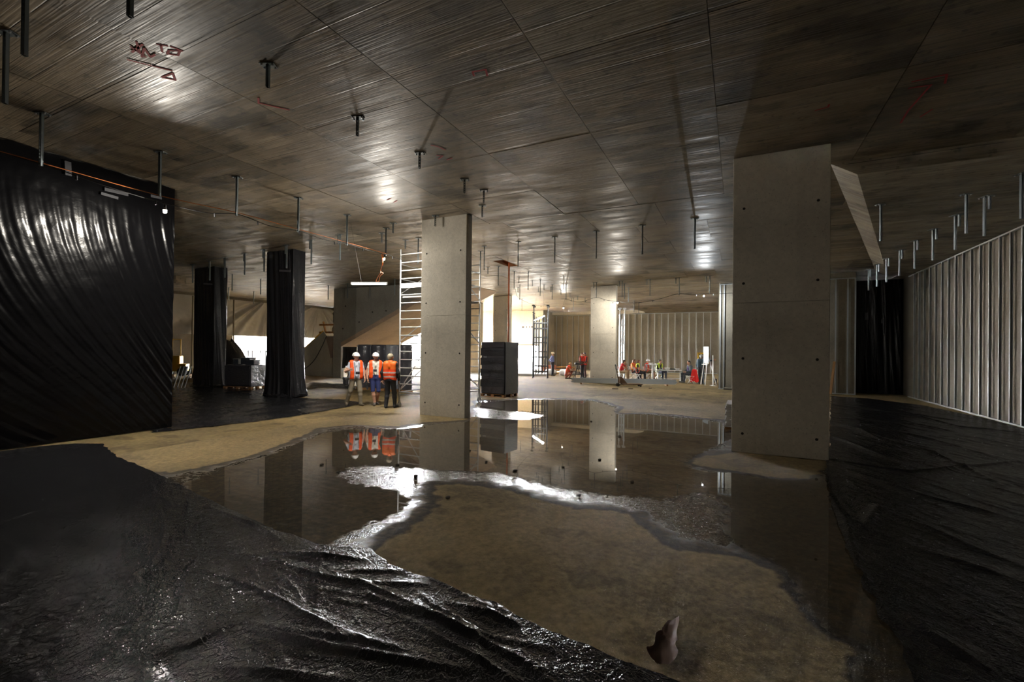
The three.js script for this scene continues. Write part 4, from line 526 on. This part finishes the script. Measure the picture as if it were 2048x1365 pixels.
  const add = (name, g, mat) => { const h = part(name, g, mat, t); return h; };
  if (o.vest) {
    const tb = bones.filter(b => b.c === C.shirt && b.ra > .08).map(b => B(b.a, b.b, b.ra + .017, Math.max(b.rb, .075) + .017, o.vest));
    const up = V(...shC).sub(V(...hipC)).normalize(), f = field(tb, ctr, half, far ? 84 : 128, .03), fwd = V(1, 0, 0).cross(up).normalize(), lat = up.clone().cross(fwd), n = f.mc.size, hv = V(...L(hipC, shC, -.06)), tv = V(...L(hipC, shC, 1.3)), gap = o.open ?? 0;
    for (let zz = 0; zz < n; zz++) for (let yy = 0; yy < n; yy++) for (let xx = 0; xx < n; xx++) { const i = xx + yy * n + zz * n * n; if (f.D[i] > 100) continue; const p = V(ctr[0] - half + xx * f.st, ctr[1] - half + yy * f.st, ctr[2] - half + zz * f.st), dn = hv.clone().sub(p).dot(up), u = p.clone().sub(tv).dot(up), r = p.clone().sub(hv), sd = Math.abs(r.dot(lat)); let d = Math.max(f.D[i], dn, u, sd - .215); if (r.dot(fwd) > 0 && gap) { const hgt = r.dot(up); d = Math.max(d, gap * (hgt > .42 ? 1.15 : 1) - sd); } else if (r.dot(fwd) > 0) d = Math.max(d, .075 - sd - .5 * (tv.clone().sub(p).dot(up))); f.D[i] = d; }
    const g = meshField(f), pc = g.attributes.position, cc = new Float32Array(pc.count * 3), hy = hv;
    for (let i = 0; i < pc.count; i++) { const r = V(pc.getX(i), pc.getY(i), pc.getZ(i)).sub(hy), h = r.dot(up), sl = Math.abs(r.dot(lat)); const s = (o.stripes ?? [.12, .24]).some(v => Math.abs(h - v) < .024), k = s ? [.42, .42, .40] : o.yoke && h > .38 ? o.yoke : o.vest; cc.set(k, 3 * i); }
    g.setAttribute('color', new THREE.BufferAttribute(cc, 3)); const vm = new THREE.Mesh(g, MV); vm.name = 'vest'; vm.castShadow = vm.receiveShadow = true; t.add(vm);
  }
  if (o.helmet) { const g = new THREE.SphereGeometry(.122, 24, 12, 0, 2 * PI, 0, PI * .5); g.scale(.94, 1.0, 1.1); const brim = new THREE.CylinderGeometry(.121, .128, .014, 28, 1); brim.scale(.95, 1, 1.1); const peak = new THREE.CylinderGeometry(.085, .085, .012, 20); peak.scale(1, 1, .8); peak.translate(0, -.006, .095); const rib = new THREE.TorusGeometry(.122, .008, 6, 20, PI); rib.rotateY(PI / 2); rib.scale(1, 1, 1.08); const m = new THREE.Matrix4().makeTranslation(0, .045, -.008); const gg = merge([g, brim, peak, rib]); gg.applyMatrix4(m); gg.applyMatrix4(hm); add('helmet', gg, std(o.helmet, .35)); }
  if (o.hair) { const gs = [B([0, .045, -.022], [0, .04, -.018], .099, .097), B([0, -.01, -.05], [0, .03, -.05], .072, .08)]; if (o.longHair) gs.push(B([0, -.02, -.07], [0, -.28, -.10], .085, .06), B([.06, 0, -.05], [.07, -.2, -.05], .045, .035), B([-.06, 0, -.05], [-.07, -.2, -.05], .045, .035)); gs.push(B([0, -.06, .13], [0, .0, .13], .085, .075, 0, true)); const g = meshField(field(gs, [0, -.05, -.02], .26, 52, .02)); g.applyMatrix4(hm); add('hair', g, std(o.hair, .8)); }
  if (o.tie) { const a = V(...L(hipC, shC, .95)), b = V(...L(hipC, shC, .35)); const f = V(0, 0, .125); add('tie', bar(a.add(f), b.add(f), .05, .012), std(o.tie, .6)); }
  t.userData.joints = undefined; delete t.userData.joints; t.J = J; return t;
}
const MB = new THREE.MeshStandardMaterial({ vertexColors: true, roughness: .8 }), MV = new THREE.MeshStandardMaterial({ vertexColors: true, roughness: .55 });
const ORANGE = [.90, .10, .012], RED = [.72, .035, .02], LIME = [.55, .70, .04], toCam = (x, z) => Math.atan2(-x, -z);
const P1 = [-11.68, 0, -11.55], P2 = [-11.17, 0, -11.95], P3 = [-10.22, 0, -11.62];
const man1 = person('person in white helmet and open orange vest with camera on chest, leftmost of three men', P1, toCam(-11.68, -11.55) + .3, { helmet: [.82, .82, .8], vest: ORANGE, open: .095, stripes: [], turn: .45, belly: .03, C: { shirt: [.55, .58, .66], pants: [.20, .17, .12], shoe: [.10, .08, .05] },
  J: { al: [.14, .09, .12], kl: [.12, .50, .10], fl: [.17, .04, .29], ar: [-.24, .10, -.16], kr: [-.17, .50, -.02], fr: [-.30, .04, .0], er: [-.33, 1.17, -.02], wr: [-.27, 1.22, .2], el: [.29, 1.14, .02], wl: [.27, .93, .14] } });
const man2 = person('person in white helmet, white printed shirt and blue shorts, middle of three men', P2, toCam(-11.17, -11.95) + .1, { helmet: [.85, .85, .83], beard: true, shorts: true, vest: ORANGE, open: .095, stripes: [], turn: .4, C: { shirt: [.72, .70, .62], pants: [.02, .03, .12], shoe: [.08, .07, .06] },
  J: { al: [.07, .10, -.14], kl: [.10, .50, .06], fl: [.10, .05, .02], ar: [-.02, .09, .08], kr: [-.08, .50, .07], fr: [-.05, .04, .25], el: [.27, 1.16, -.02], wl: [.23, .93, .1], er: [-.28, 1.16, -.03], wr: [-.27, .93, .06] } });
const man3 = person('person in black seen from behind in orange vest with two grey stripes', P3, toCam(-10.22, -11.62) + PI - .35, { hair: [.36, .31, .22], long: true, vest: [.88, .07, .012], yoke: [.92, .16, .015], stripes: [.14, .27], turn: -.3, C: { shirt: [.018, .02, .025], pants: [.012, .012, .015], shoe: [.012, .012, .012] }, J: { er: [-.27, 1.16, 0], wr: [-.25, .92, .12], el: [.27, 1.17, -.06], wl: [.26, .93, -.02], al: [.12, .09, -.05], fl: [.16, .04, .13], ar: [-.13, .09, .1], fr: [-.16, .04, .27], kr: [-.11, .5, .09] } });
const atP = (p, ry, [x, y, z]) => [p[0] + x * Math.cos(ry) + z * Math.sin(ry), p[1] + y, p[2] - x * Math.sin(ry) + z * Math.cos(ry)];
{
  const r1 = man1.rotation.y, c = thing('photo_camera', 'black camera hanging on the chest of the left man', 'camera', atP(P1, r1, [.0, 1.12, .215]), r1);
  part('camera_body', rbx(.13, .085, .05, .012), M.blackP, c); part('lens', rod(V(0, 0, .02), V(0, -.01, .09), .032, 16), M.blackP, c); for (const s of [-1, 1]) part('strap', cable([V(s * .06, .04, 0), V(s * .075, .2, -.045), V(s * .075, .37, -.12)], .006, 5, 10), M.blackP, c);
  const b = thing('shoulder_bag', 'black shoulder bag at the hip of the left man', 'bag', atP(P1, r1, [-.31, .78, -.05]), r1); part('pouch', rbx(.14, .26, .28, .05, 0, .05, 0), M.blackP, b); part('flap', rbx(.15, .1, .29, .03, -.004, .14, 0), std([.03, .03, .03], .6), b); part('strap', cable([V(.0, .16, .1), V(.1, .45, .12), V(.2, .66, .06)], .014, 5, 10), M.blackP, b);
  const r2 = man2.rotation.y, k = thing('camera_case', 'black camera held low by the middle man', 'camera', atP(P2, r2, [-.27, .755, .1]), r2); part('camera_body', rbx(.06, .09, .13, .012), M.blackP, k); part('lens', rod(V(0, -.03, 0), V(0, -.2, .02), .035, 14), M.blackP, k);
  const pr = part('shirt_print', rbx(.12, .085, .012, .004, -.03, 1.20, .157), std([.02, .02, .03], .7), man2);
  const r3 = man3.rotation.y, s = thing('wrist_strap', 'black strap loop dangling from the hand of the man in black', 'strap', atP(P3, r3, [-.25, .80, .14]), r3); part('loop', cable([V(0, .02, 0), V(-.02, -.12, .03), V(-.03, -.27, .1), V(0, -.2, .12), V(.01, -.08, .07), V(0, .02, .0)], .008, 6, 30), M.blackP, s);
}
// the people at the far end
const fp = (l, x, z, off, o, y = 0) => person(l, [x, y, z], toCam(x, z) + off, { far: true, ...o });
fp('standing person in pale blue shirt and helmet near the bright opening', -12.59, -32.3, 1.3, { helmet: [.75, .62, .45], C: { shirt: [.16, .19, .36], pants: [.02, .02, .03] }, long: true, J: { er: [-.30, 1.16, -.16], wr: [-.16, 1.0, -.02], el: [.27, 1.15, -.12], wl: [.16, 1.0, -.06] } });
const sq = { hl: [.10, .26, -.05], hr: [-.10, .26, -.05], kl: [.16, .50, .30], kr: [-.16, .36, .22], al: [.13, .09, .12], ar: [-.13, .10, -.05], fl: [.15, .04, .30], fr: [-.15, .04, .12], sl: [.18, .78, .12], sr: [-.18, .78, .12], n: [0, .86, .15], hd: [0, .99, .22], el: [.24, .62, .32], er: [-.24, .6, .3], wl: [.12, .66, .5], wr: [-.12, .62, .5] };
fp('crouching person in orange vest and tan cap filming with a camera', -10.45, -29.6, 1.35, { hair: [.5, .33, .15], vest: [.85, .06, .012], C: { shirt: [.55, .10, .03], pants: [.30, .10, .07] }, J: sq });
const crossed = { el: [.26, 1.16, .02], er: [-.26, 1.16, .02], wl: [-.02, 1.13, .21], wr: [.04, 1.08, .22] };
fp('standing person in red vest with folded arms, nearer of the pair', -9.75, -30.7, 1.0, { hair: [.08, .03, .02], long: true, vest: RED, stripes: [.16], C: { shirt: [.05, .018, .015], pants: [.03, .03, .035] }, J: crossed });
fp('standing person in red vest half hidden behind the first of the pair', -9.85, -31.6, -.9, { hair: [.02, .03, .05], long: true, vest: RED, open: .05, C: { shirt: [.03, .015, .015], pants: [.05, .02, .02] }, J: { el: [.26, 1.15, .05], wl: [.1, 1.05, .22] } });
const sit = (o = {}) => ({ hl: [.10, .53, -.02], hr: [-.10, .53, -.02], kl: [.13, .55, .42], kr: [-.13, .55, .42], al: [.13, .09, .45], ar: [-.13, .09, .42], fl: [.15, .04, .63], fr: [-.15, .04, .6], sl: [.18, 1.02, -.02], sr: [-.18, 1.02, -.02], n: [0, 1.10, 0], hd: [0, 1.245, .05], el: [.24, .76, .06], er: [-.24, .76, .06], wl: [.12, .68, .28], wr: [-.12, .68, .28], ...o });
function folding(label, x, z, ry, col = M.whiteP) {                    // white folding chair
  const t = thing('folding_chair', label, 'chair', [x, 0, z], ry); part('seat', rbx(.42, .025, .4, .01, 0, .395, 0), col, t); part('backrest', rbx(.42, .22, .02, .008, 0, .78, -.22), col, t);
  for (const s of [-1, 1]) { part('leg', rod(V(s * .22, .012, .24), V(s * .22, .9, -.24), .012, 8), M.alu, t); part('leg', rod(V(s * .2, .012, -.26), V(s * .2, .44, .17), .012, 8), M.alu, t); } return t;
}
const seat = (label, chair, x, z, off, o) => { const ry = toCam(x, z) + off; person(label, [x, 0, z], ry, { far: true, lap: true, ...o, J: sit(o.J) }); folding(chair, x - .03 * Math.sin(ry), z - .03 * Math.cos(ry), ry); };
seat('seated person in red shirt and beige trousers leaning beside the pallet truck', 'folding chair under the person in the red shirt', -7.08, -31.0, 1.25, { hair: [.03, .02, .015], C: { shirt: [.50, .02, .025], pants: [.42, .30, .18], shoe: [.1, .05, .03] }, J: { sl: [.18, 1.0, .1], sr: [-.18, 1.0, .1], n: [0, 1.08, .13], hd: [0, 1.2, .2], el: [.22, .8, .3], er: [-.22, .8, .3], wl: [.06, 1.02, .32], wr: [-.1, .66, .45] } });
seat('seated person with long brown hair and orange vest', 'folding chair under the person with long brown hair', -6.4, -31.75, 1.1, { hair: [.10, .04, .02], longHair: true, vest: [.80, .13, .02], C: { shirt: [.55, .2, .03], pants: [.03, .03, .04] }, J: {} });
seat('seated person in orange vest with lime shoulders turned from the viewer', 'folding chair under the person with lime shoulders', -5.85, -30.4, 1.55, { hair: [.13, .05, .025], vest: [.85, .05, .012], yoke: LIME, C: { shirt: [.03, .03, .03], pants: [.012, .014, .02] }, J: {} });
seat('seated person in white helmet, red vest and khaki shorts', 'folding chair under the person in the white helmet', -5.5, -31.75, 1.35, { helmet: [.85, .85, .85], shorts: true, vest: [.80, .05, .02], C: { shirt: [.35, .36, .4], pants: [.16, .12, .06] }, J: {} });
seat('seated person in dark shirt and open lime vest beside the bar table', 'folding chair under the person in the lime vest', -4.75, -32.2, .75, { hair: [.012, .01, .01], long: true, vest: LIME, open: .07, stripes: [], C: { shirt: [.015, .015, .018], pants: [.012, .015, .03] }, J: { wl: [.02, .8, .3], wr: [-.05, .78, .3] } });
seat('seated person in grey suit with a purple tie at the white tables', 'folding chair under the person in the grey suit', -2.72, -30.6, -1.0, { hair: [.015, .012, .01], long: true, tie: [.25, .12, .4], C: { shirt: [.045, .055, .065], pants: [.02, .022, .026] }, J: {} });
fp('standing person in dark suit pointing at the white easel, seen from behind', -1.98, -29.7, PI - .35, { hair: [.35, .35, .37], long: true, C: { shirt: [.02, .045, .06], pants: [.015, .016, .02] }, J: { el: [.26, 1.16, 0], er: [-.43, 1.40, .02], wr: [-.68, 1.45, .08] } });

// ------------------------------------------------------------------ the meeting place at the far end
{
  const A = V(-8.6, 0, -25.4), Bv = V(-3.2, 0, -27.25), d = Bv.clone().sub(A).normalize(), nrm = V(-d.z, 0, d.x), L = A.distanceTo(Bv), ry = Math.atan2(-d.z, d.x), mid = A.clone().add(Bv).multiplyScalar(.5);
  const s = new THREE.Shape([[-.05, 0], [.05, 0], [.05, .05], [.038, .05], [.038, .047], [.047, .047], [.047, .003], [-.047, .003], [-.047, .047], [-.038, .047], [-.038, .05], [-.05, .05]].map(p => new THREE.Vector2(...p)));
  const g = new THREE.ExtrudeGeometry(s, { depth: L, bevelEnabled: false }); g.translate(0, 0, -L / 2); g.rotateY(PI / 2);
  const LY = ['bottom', 'second', 'middle', 'fourth', 'top'], PO = ['front', 'second from front', 'third from front', 'rear'];
  for (let r = 0; r < 5; r++) for (let k = 0; k < 4; k++) { const o = solo('metal_profile', `galvanised steel profile in the ${LY[r]} layer of the bundle, ${PO[3 - k]} one`, 'profile', g, M.galv, 'profiles in the steel bundle'); const off = (k - 1.5) * .106, p = mid.clone().addScaledVector(nrm, off).addScaledVector(d, (h2(r, k) - .5) * .22); o.position.set(p.x, .085 + r * .052, p.z); o.rotation.y = ry; }
  ['timber bearer under the left end of the steel bundle', 'timber bearer under the middle of the steel bundle', 'timber bearer under the right end of the steel bundle'].forEach((l, i) => { const p = A.clone().lerp(Bv, .08 + i * .42); solo('timber_bearer', l, 'bearer', uvm(bx(.09, .08, .62, p.x, .04, p.z, ry)), M.wood); });
  // pallet truck
  const t = thing('pallet_truck', 'rusty hand pallet truck in front of the steel bundle', 'pallet truck', [-5.9, 0, -25.0], .46), rust = std([.13, .075, .04], .75), dk = M.steelDark;
  for (const z of [-.19, .19]) { part('fork', rbx(1.1, .05, .15, .015, .75, .13, z), rust, t); part('fork_wheel', rod(V(1.2, .045, z - .05), V(1.2, .045, z + .05), .045, 14), M.rubber, t); }
  part('pump_body', [rbx(.16, .36, .4, .03, .14, .36, 0), rod(V(.05, .1, 0), V(.05, .55, 0), .05, 12)], rust, t); part('gusset', polyG([[.2, .15, -.2], [.2, .5, -.2], [.5, .15, -.2], [.2, .15, .2], [.2, .5, .2], [.5, .15, .2]], [[0, 1, 2], [3, 5, 4], [0, 3, 4, 1], [1, 4, 5, 2], [0, 2, 5, 3]]), rust, t);
  for (const z of [-.09, .09]) part('steering_wheel', rod(V(0, .09, z - .03), V(0, .09, z + .03), .09, 18), M.rubber, t);
  part('handle', [rod(V(.02, .4, 0), V(-.07, .88, 0), .022, 10), cable([V(-.07, .86, 0), V(-.085, .95, .1), V(-.12, 1.1, .13), V(-.14, 1.2, 0), V(-.12, 1.1, -.13), V(-.085, .95, -.1), V(-.07, .86, 0)], .018, 8, 40)], dk, t);
  // bar table
  const b = thing('bar_table', 'white round bar table beside the seated person in lime vest', 'table', [-4.95, 0, -30.55]); part('table_top', rod(V(0, 1.06, 0), V(0, 1.09, 0), .33, 28), M.whiteP, b); part('column', rod(V(0, .03, 0), V(0, 1.06, 0), .055, 14), M.whiteP, b); part('foot', rod(V(0, 0, 0), V(0, .03, 0), .28, 24), M.whiteP, b);
  const bowl = (l, x, y, z, r) => { const o = thing('bowl', l, 'bowl', [x, y, z]); part('shell', new THREE.LatheGeometry([[.001, 0], [r * .4, 0], [r * .5, .012], [r * .85, r * .4], [r, r * .75], [r * .96, r * .75], [r * .8, r * .4], [r * .45, .02], [.001, .018]].map(p => new THREE.Vector2(...p)), 20), M.paper, o); };
  bowl('white bowl on the bar table', -5.05, 1.09, -30.57, .13); bowl('small white dish on the bar table', -4.8, 1.09, -30.45, .09);
  // white serving table
  const w = thing('folding_table', 'long white folding table with dishes near the person in the grey suit', 'table', [-3.95, 0, -30.7], .2); part('table_top', rbx(1.5, .04, .7, .01, 0, .74, 0), M.whiteP, w); for (const x of [-.68, .68]) for (const z of [-.3, .3]) part('leg', rod(V(x, .0, z), V(x, .72, z), .014, 8), M.alu, w); for (const z of [-.3, .3]) part('stretcher', rod(V(-.68, .2, z), V(.68, .2, z), .01, 6), M.alu, w);
  bowl('large white bowl upturned on the folding table', -4.05, .76, -30.6, .18); bowl('shallow white bowl at the right end of the folding table', -3.45, .76, -30.75, .14);
  for (const [x, l] of [[-4.5, 'left clear cup on the folding table'], [-4.35, 'right clear cup on the folding table']]) { const o = thing('cup', l, 'cup', [x, .76, -30.55]); part('wall', new THREE.LatheGeometry([[.001, 0], [.03, 0], [.042, .13], [.038, .13], [.027, .006], [.001, .006]].map(p => new THREE.Vector2(...p)), 16), std([.5, .6, .6], .2), o); }
  solo('tablecloth', 'dark folded cloth at the far edge of the folding table', 'cloth', rbx(.36, .08, .26, .03, -3.75, .8, -30.95, .2), std([.01, .02, .02], .9));
  // stool with red jacket
  const st = thing('folding_stool', 'white folding stool under the red jacket', 'stool', [-2.5, 0, -29.75], -.3); part('seat', rbx(.4, .02, .34, .008, 0, .45, 0), M.whiteP, st); for (const z of [-.15, .15]) { part('leg', rod(V(-.2, .01, z), V(.18, .44, z), .012, 8), M.alu, st); part('leg', rod(V(.2, .01, z), V(-.18, .44, z), .012, 8), M.alu, st); }
  solo('jacket', 'red jacket hanging over the folding stool', 'jacket', surf(56, 24, (u, v) => { const a = u * 2 * PI, k = Math.sqrt(Math.min(1, v * 9)), w = (.13 + .09 * v) * k, d = (.05 + .03 * v) * k, n = 1 + .16 * Math.sin(a * 7 + v * 2) * v + .1 * Math.sin(a * 3 + 1); return [-2.36 + Math.cos(a) * w * n, .9 - v * (.74 + .07 * Math.sin(a * 2)), -29.6 + Math.sin(a) * d * n - .05 * v]; }), std([.75, .02, .015], .75));
  // easel boards and floor lamp
  const e = thing('easel', 'white flipchart easel in front of the inner wall end', 'easel', [-1.62, 0, -29.0], -1.15); for (const x of [-.32, .32]) part('leg', bar(V(x, 0, .22), V(x * .55, 2.15, 0), .04, .03), M.whiteP, e); part('rear_leg', bar(V(0, 0, -.55), V(0, 1.9, -.02), .04, .03), M.whiteP, e); part('board_panel', rbx(.78, 1.0, .02, .006, 0, 1.75, .05), std([.30, .40, .46], .35), e); part('shelf', rbx(.8, .03, .08, .006, 0, 1.2, .12), M.whiteP, e);
  const e2 = thing('display_board', 'narrow white display board leaning beside the easel', 'board', [-1.3, 0, -28.6], .46); part('panel', bar(V(0, .01, .1), V(.03, 1.75, -.05), .08, .04), M.paper, e2); part('foot', bx(.2, .02, .5, 0, .01, .1), M.whiteP, e2);
  const fl = thing('flood_lamp', 'lit flood lamp on the floor beside the display board', 'lamp', [-1.22, 0, -29.6], -2.2); part('stand', [rod(V(-.15, .015, 0), V(.15, .015, 0), .012, 8), rod(V(-.15, .015, 0), V(-.15, .2, 0), .012, 8), rod(V(.15, .015, 0), V(.15, .2, 0), .012, 8)], M.steelDark, fl); part('lamp_housing', rbx(.26, .2, .08, .02, 0, .24, -.02), M.steelDark, fl); part('lamp_glass', rbx(.22, .16, .008, .003, 0, .24, .026), glow([.9, .96, 1], 14), fl); const q = new THREE.SpotLight(new THREE.Color().setRGB(.88, .95, 1), 5, 0, 1.1, .6); q.position.set(0, .24, .05); q.target.position.set(0, .7, 2); q.castShadow = true; q.shadow.radius = 4; q.name = 'flood_light'; fl.add(q, q.target); q.target.name = 'flood_target';
  // yellow framed box on the far wall
  const y = thing('wall_cabinet', 'yellow framed dark box on the far wall behind the pointing person', 'cabinet', [-2.75, 1.35, -43.82]); part('frame', [bx(.95, .14, .1, 0, .45, 0), bx(.95, .14, .1, 0, -.45, 0), bx(.14, 1.04, .1, -.42, 0, 0), bx(.14, 1.04, .1, .42, 0, 0)], M.yellow, y); part('panel', bx(.72, .78, .04, 0, 0, -.02), std([.03, .02, .015], .8), y);
  // video camera on tripod
  const tr = thing('video_tripod', 'black video camera on a tripod beside the crouching person', 'tripod', [-9.72, 0, -29.5], .4); for (let k = 0; k < 3; k++) { const a = k * 2.094 + .3; part('leg', rod(V(Math.cos(a) * .38, .01, Math.sin(a) * .38), V(0, .85, 0), .018, 8), M.blackP, tr); } part('head', rod(V(0, .83, 0), V(0, .95, 0), .05, 12), M.blackP, tr); const vc = part('camera_body', rbx(.4, .17, .13, .03, .05, 1.05, 0), M.blackP, tr); part('lens', rod(V(.25, 1.05, 0), V(.42, 1.05, 0), .05, 14), M.blackP, vc); part('handle', rod(V(-.1, 1.2, 0), V(.5, 1.19, 0), .018, 8), M.blackP, tr);
}
// ------------------------------------------------------------------ material piles by the bright opening
{
  const pl = thing('plank_stack', 'low stack of pale planks and panels on the far floor left of the shoring tower', 'planks', [-14.0, 0, -31.5], .35); for (let k = 0; k < 9; k++) part('plank', uvm(bx(2.6 - .2 * (k % 3), .05, .3, (k % 3 - 1) * .18, .025 + Math.floor(k / 3) * .055, (k % 3 - 1) * .34)), M.board, pl);
  [[-13.0, -32.9, 'white sack slumped on the pile left of the shoring tower'], [-11.9, -33.4, 'second white sack leaning behind the shoring tower']].forEach(([x, z, l], i) => { const g = mergeVertices(new THREE.SphereGeometry(.42, 24, 16)); const p = g.attributes.position; for (let k = 0; k < p.count; k++) { const n = 1 + (fbm(p.getX(k) * 4 + i * 9, p.getY(k) * 4 + p.getZ(k) * 3, 3) - .5) * .5; p.setXYZ(k, p.getX(k) * 1.3 * n, Math.max(-.18, p.getY(k) * .75 * n) + .18, p.getZ(k) * n); } g.computeVertexNormals(); g.translate(x, 0, z); solo('sack', l, 'sack', g, M.paper); });
  const br = thing('brick_pallet', 'pallet of red bricks behind the shoring tower', 'bricks', [-13.6, 0, -34.2], .2); pallet(br, 1.2, .9); const bg = rbx(.235, .075, .11, .006); for (let r = 0; r < 8; r++) for (let c = 0; c < 5; c++) for (let k = 0; k < 2; k++) { const o = part('brick', bg, M.brick, br); o.position.set(-.48 + c * .24, .165 + r * .08, .38 - k * .12); }
  const b2 = thing('timber_stack', 'yellow timber stack beside the standing person in blue shirt', 'timber', [-12.9, 0, -35.6], .3); for (let k = 0; k < 8; k++) part('beam', uvm(bx(1.8, .1, .1, 0, .06 + Math.floor(k / 3) * .11 * 2.2, (k % 3 - 1) * .16)), k % 2 ? M.wood : M.yellow, b2);
  solo('debris_heap', 'dark heap of scrap behind the crouching person', 'heap', surf(40, 14, (u, v) => { const a = u * 2 * PI, r = 1 - v; return [-11.6 + Math.cos(a) * 1.1 * r, .36 * v * (1.2 - v * .4) * (.6 + .8 * fbm(u * 12, v * 5, 3)), -34.6 + Math.sin(a) * .6 * r]; }), M.dirt);
  strand('orange hose looped on the floor behind the wrapped pallet', [[-16.5, .03, -31], [-15.6, .03, -31.6], [-15.0, .03, -32.2], [-15.2, .03, -32.6], [-16.2, .03, -32], [-17.5, .03, -31.4]], M.cord, .03);
  const ym = thing('site_machine', 'yellow site machine half hidden at the edge of the black partition', 'machine', [-33.2, 0, -17.0], .8); part('chassis', rbx(1.4, .5, .8, .05, 0, .55, 0), M.yellow, ym); part('engine_box', rbx(.9, .55, .75, .05, -.1, 1.05, 0), M.yellow, ym); part('guard', [rod(V(-.5, 1.3, .36), V(-.5, 2.4, .36), .03, 8), rod(V(.4, 1.3, .36), V(.4, 2.4, .36), .03, 8), rod(V(-.5, 2.4, .36), V(.4, 2.4, .36), .03, 8), rod(V(-.05, 1.3, .36), V(-.05, 2.4, .36), .02, 8)], M.yellow, ym); for (const x of [-.5, .5]) for (const z of [-.35, .35]) part('wheel', rod(V(x, .28, z - .08), V(x, .28, z + .08), .28, 18), M.rubber, ym);
  const ff = thing('folded_frame', 'grey folded metal frame leaning at the farther wrapped column', 'frame', [-23.55, 0, -12.45], .35); for (const x of [-.28, -.09, .1, .28]) part('bar', bar(V(x, .01, .28), V(x + .12, 1.0, .04), .05, .03), M.steel, ff); part('panel', bar(V(.02, .62, .14), V(.07, 1.0, .05), .62, .02), M.steel, ff);
  const bs = thing('plastic_covered_pile', 'dark sheeted pile behind the farther wrapped column', 'pile', [-28.5, 0, -17.2]); part('sheet', surf(60, 20, (u, v) => { const a = u * 2 * PI, r = 1 - v * v; return [Math.cos(a) * 2.2 * (.35 + .65 * r), v * 2.3 * (.85 + .3 * fbm(u * 9, v * 2, 3)), Math.sin(a) * 1.2 * (.3 + .7 * r) + .05 * Math.sin(a * 14) * (1 - v)]; }, 6, 2), M.black, bs);
}
// ------------------------------------------------------------------ foreground bits
{
  solo('cardboard_scrap', 'curled brown scrap standing on the dry floor near the bottom edge', 'scrap', surf(16, 24, (u, v) => { const a = (u - .5) * 2.2, w = .045 + .05 * (1 - v) * (1 + .3 * Math.sin(v * 17)), x = -.42 + v * .02, z = -3.0 - v * .43; return [x + Math.sin(a) * w, .012 + (1 - Math.cos(a)) * w * .8 + .05 * v * u + .02 * fbm(u * 5, v * 9, 3), z + .03 * Math.sin(v * 9 + u * 3)]; }), std([.10, .055, .035], .85));
  const q = rng(99), spots = [[-3.9, -6.9], [-3.2, -6.6], [-4.6, -7.5], [-2.6, -7.2], [-5.6, -5.2], [-5.1, -6.0], [-2.2, -8.0], [-1.4, -6.9], [-3.4, -5.0], [-6.2, -5.4], [-4.4, -5.6], [-1.9, -5.9], [-7.4, -8.6], [-6.6, -12.4], [-3.6, -12.2], [-2.4, -10.4]];
  spots.forEach(([x, z]) => { const g = new THREE.IcosahedronGeometry(.022 + q() * .02, 1); const p = g.attributes.position; const k = q(); g.scale(1.3, .6, .9); g.rotateY(k * 6); g.translate(x, .016, z); solo('pebble', 'small dark chip lying in the wet patch', 'pebble', g, M.dirt, 'chips in the wet patch'); });
  [[-5.6, -23.2], [-4.9, -23.6], [-4.1, -24.6]].forEach(([x, z], i) => solo('debris_chip', ['dark scrap on the sandy floor left of the pallet truck wheels', 'small dark scrap on the sandy floor below the pallet truck', 'dark round scrap on the sandy floor right of the pallet truck'][i], 'scrap', rbx(.3 - .08 * i, .03, .12, .01, x, .016, z, .5 * i), M.dirt));
  // red spray marks on the ceiling
  const c = scene.getObjectByName('ceiling'), mk = [[[-6.98,-3.01],[-7.05,-3.2]],[[-6.8,-2.99],[-7.0,-3.11]],[[-7.09,-3.07],[-6.79,-3.05]],[[-7.09,-3.18],[-6.86,-3.1],[-6.99,-3.23],[-6.88,-3.23]],[[-6.62,-3.13],[-6.54,-3.2]],[[-6.58,-3.15],[-6.73,-3.24]],[[-6.71,-3.29],[-6.62,-3.37],[-6.5,-3.33],[-6.61,-3.26],[-6.71,-3.29]],[[-6.51,-3.23],[-6.47,-3.34]],[[-7.33,-3.13],[-7.22,-3.3],[-7.07,-3.52]],[[-7.37,-3.55],[-7.27,-3.67],[-7.12,-3.56],[-7.37,-3.55]],[[-6.62,-4.49],[-6.76,-4.59]],[[-6.74,-4.6],[-6.63,-4.76],[-6.5,-4.93]],[[-3.16,-5.5],[-3.11,-5.37],[-3.3,-5.34],[-3.33,-5.42]],[[2.17,-8.19],[2.53,-8.17],[2.59,-8.43]],[[2.18,-8.37],[2.43,-8.4],[2.37,-9.14],[2.39,-9.58]],[[2.61,-9.46],[2.69,-9.25]],[[1.07,-8.52],[1.23,-8.48],[1.23,-8.4]],[[-5.18,-6.94],[-5.1,-7.06],[-5.06,-7.22]],[[-5.36,-7.36],[-5.26,-7.43],[-5.42,-7.51]],[[-5.29,-7.62],[-5.16,-7.59]],[[-8.14,-9.05],[-7.96,-8.99]],[[-8.1,-9.27],[-7.93,-9.19]]];
  mk.forEach(l => part('spray_mark', l.slice(1).map((p, i) => bx(Math.hypot(p[0] - l[i][0], p[1] - l[i][1]) + .02, .002, .028, (p[0] + l[i][0]) / 2, 5.7905 - .0002 * i, (p[1] + l[i][1]) / 2, -Math.atan2(p[1] - l[i][1], p[0] - l[i][0]))), M.paintRed, c));
}
renderer.render(scene, camera);
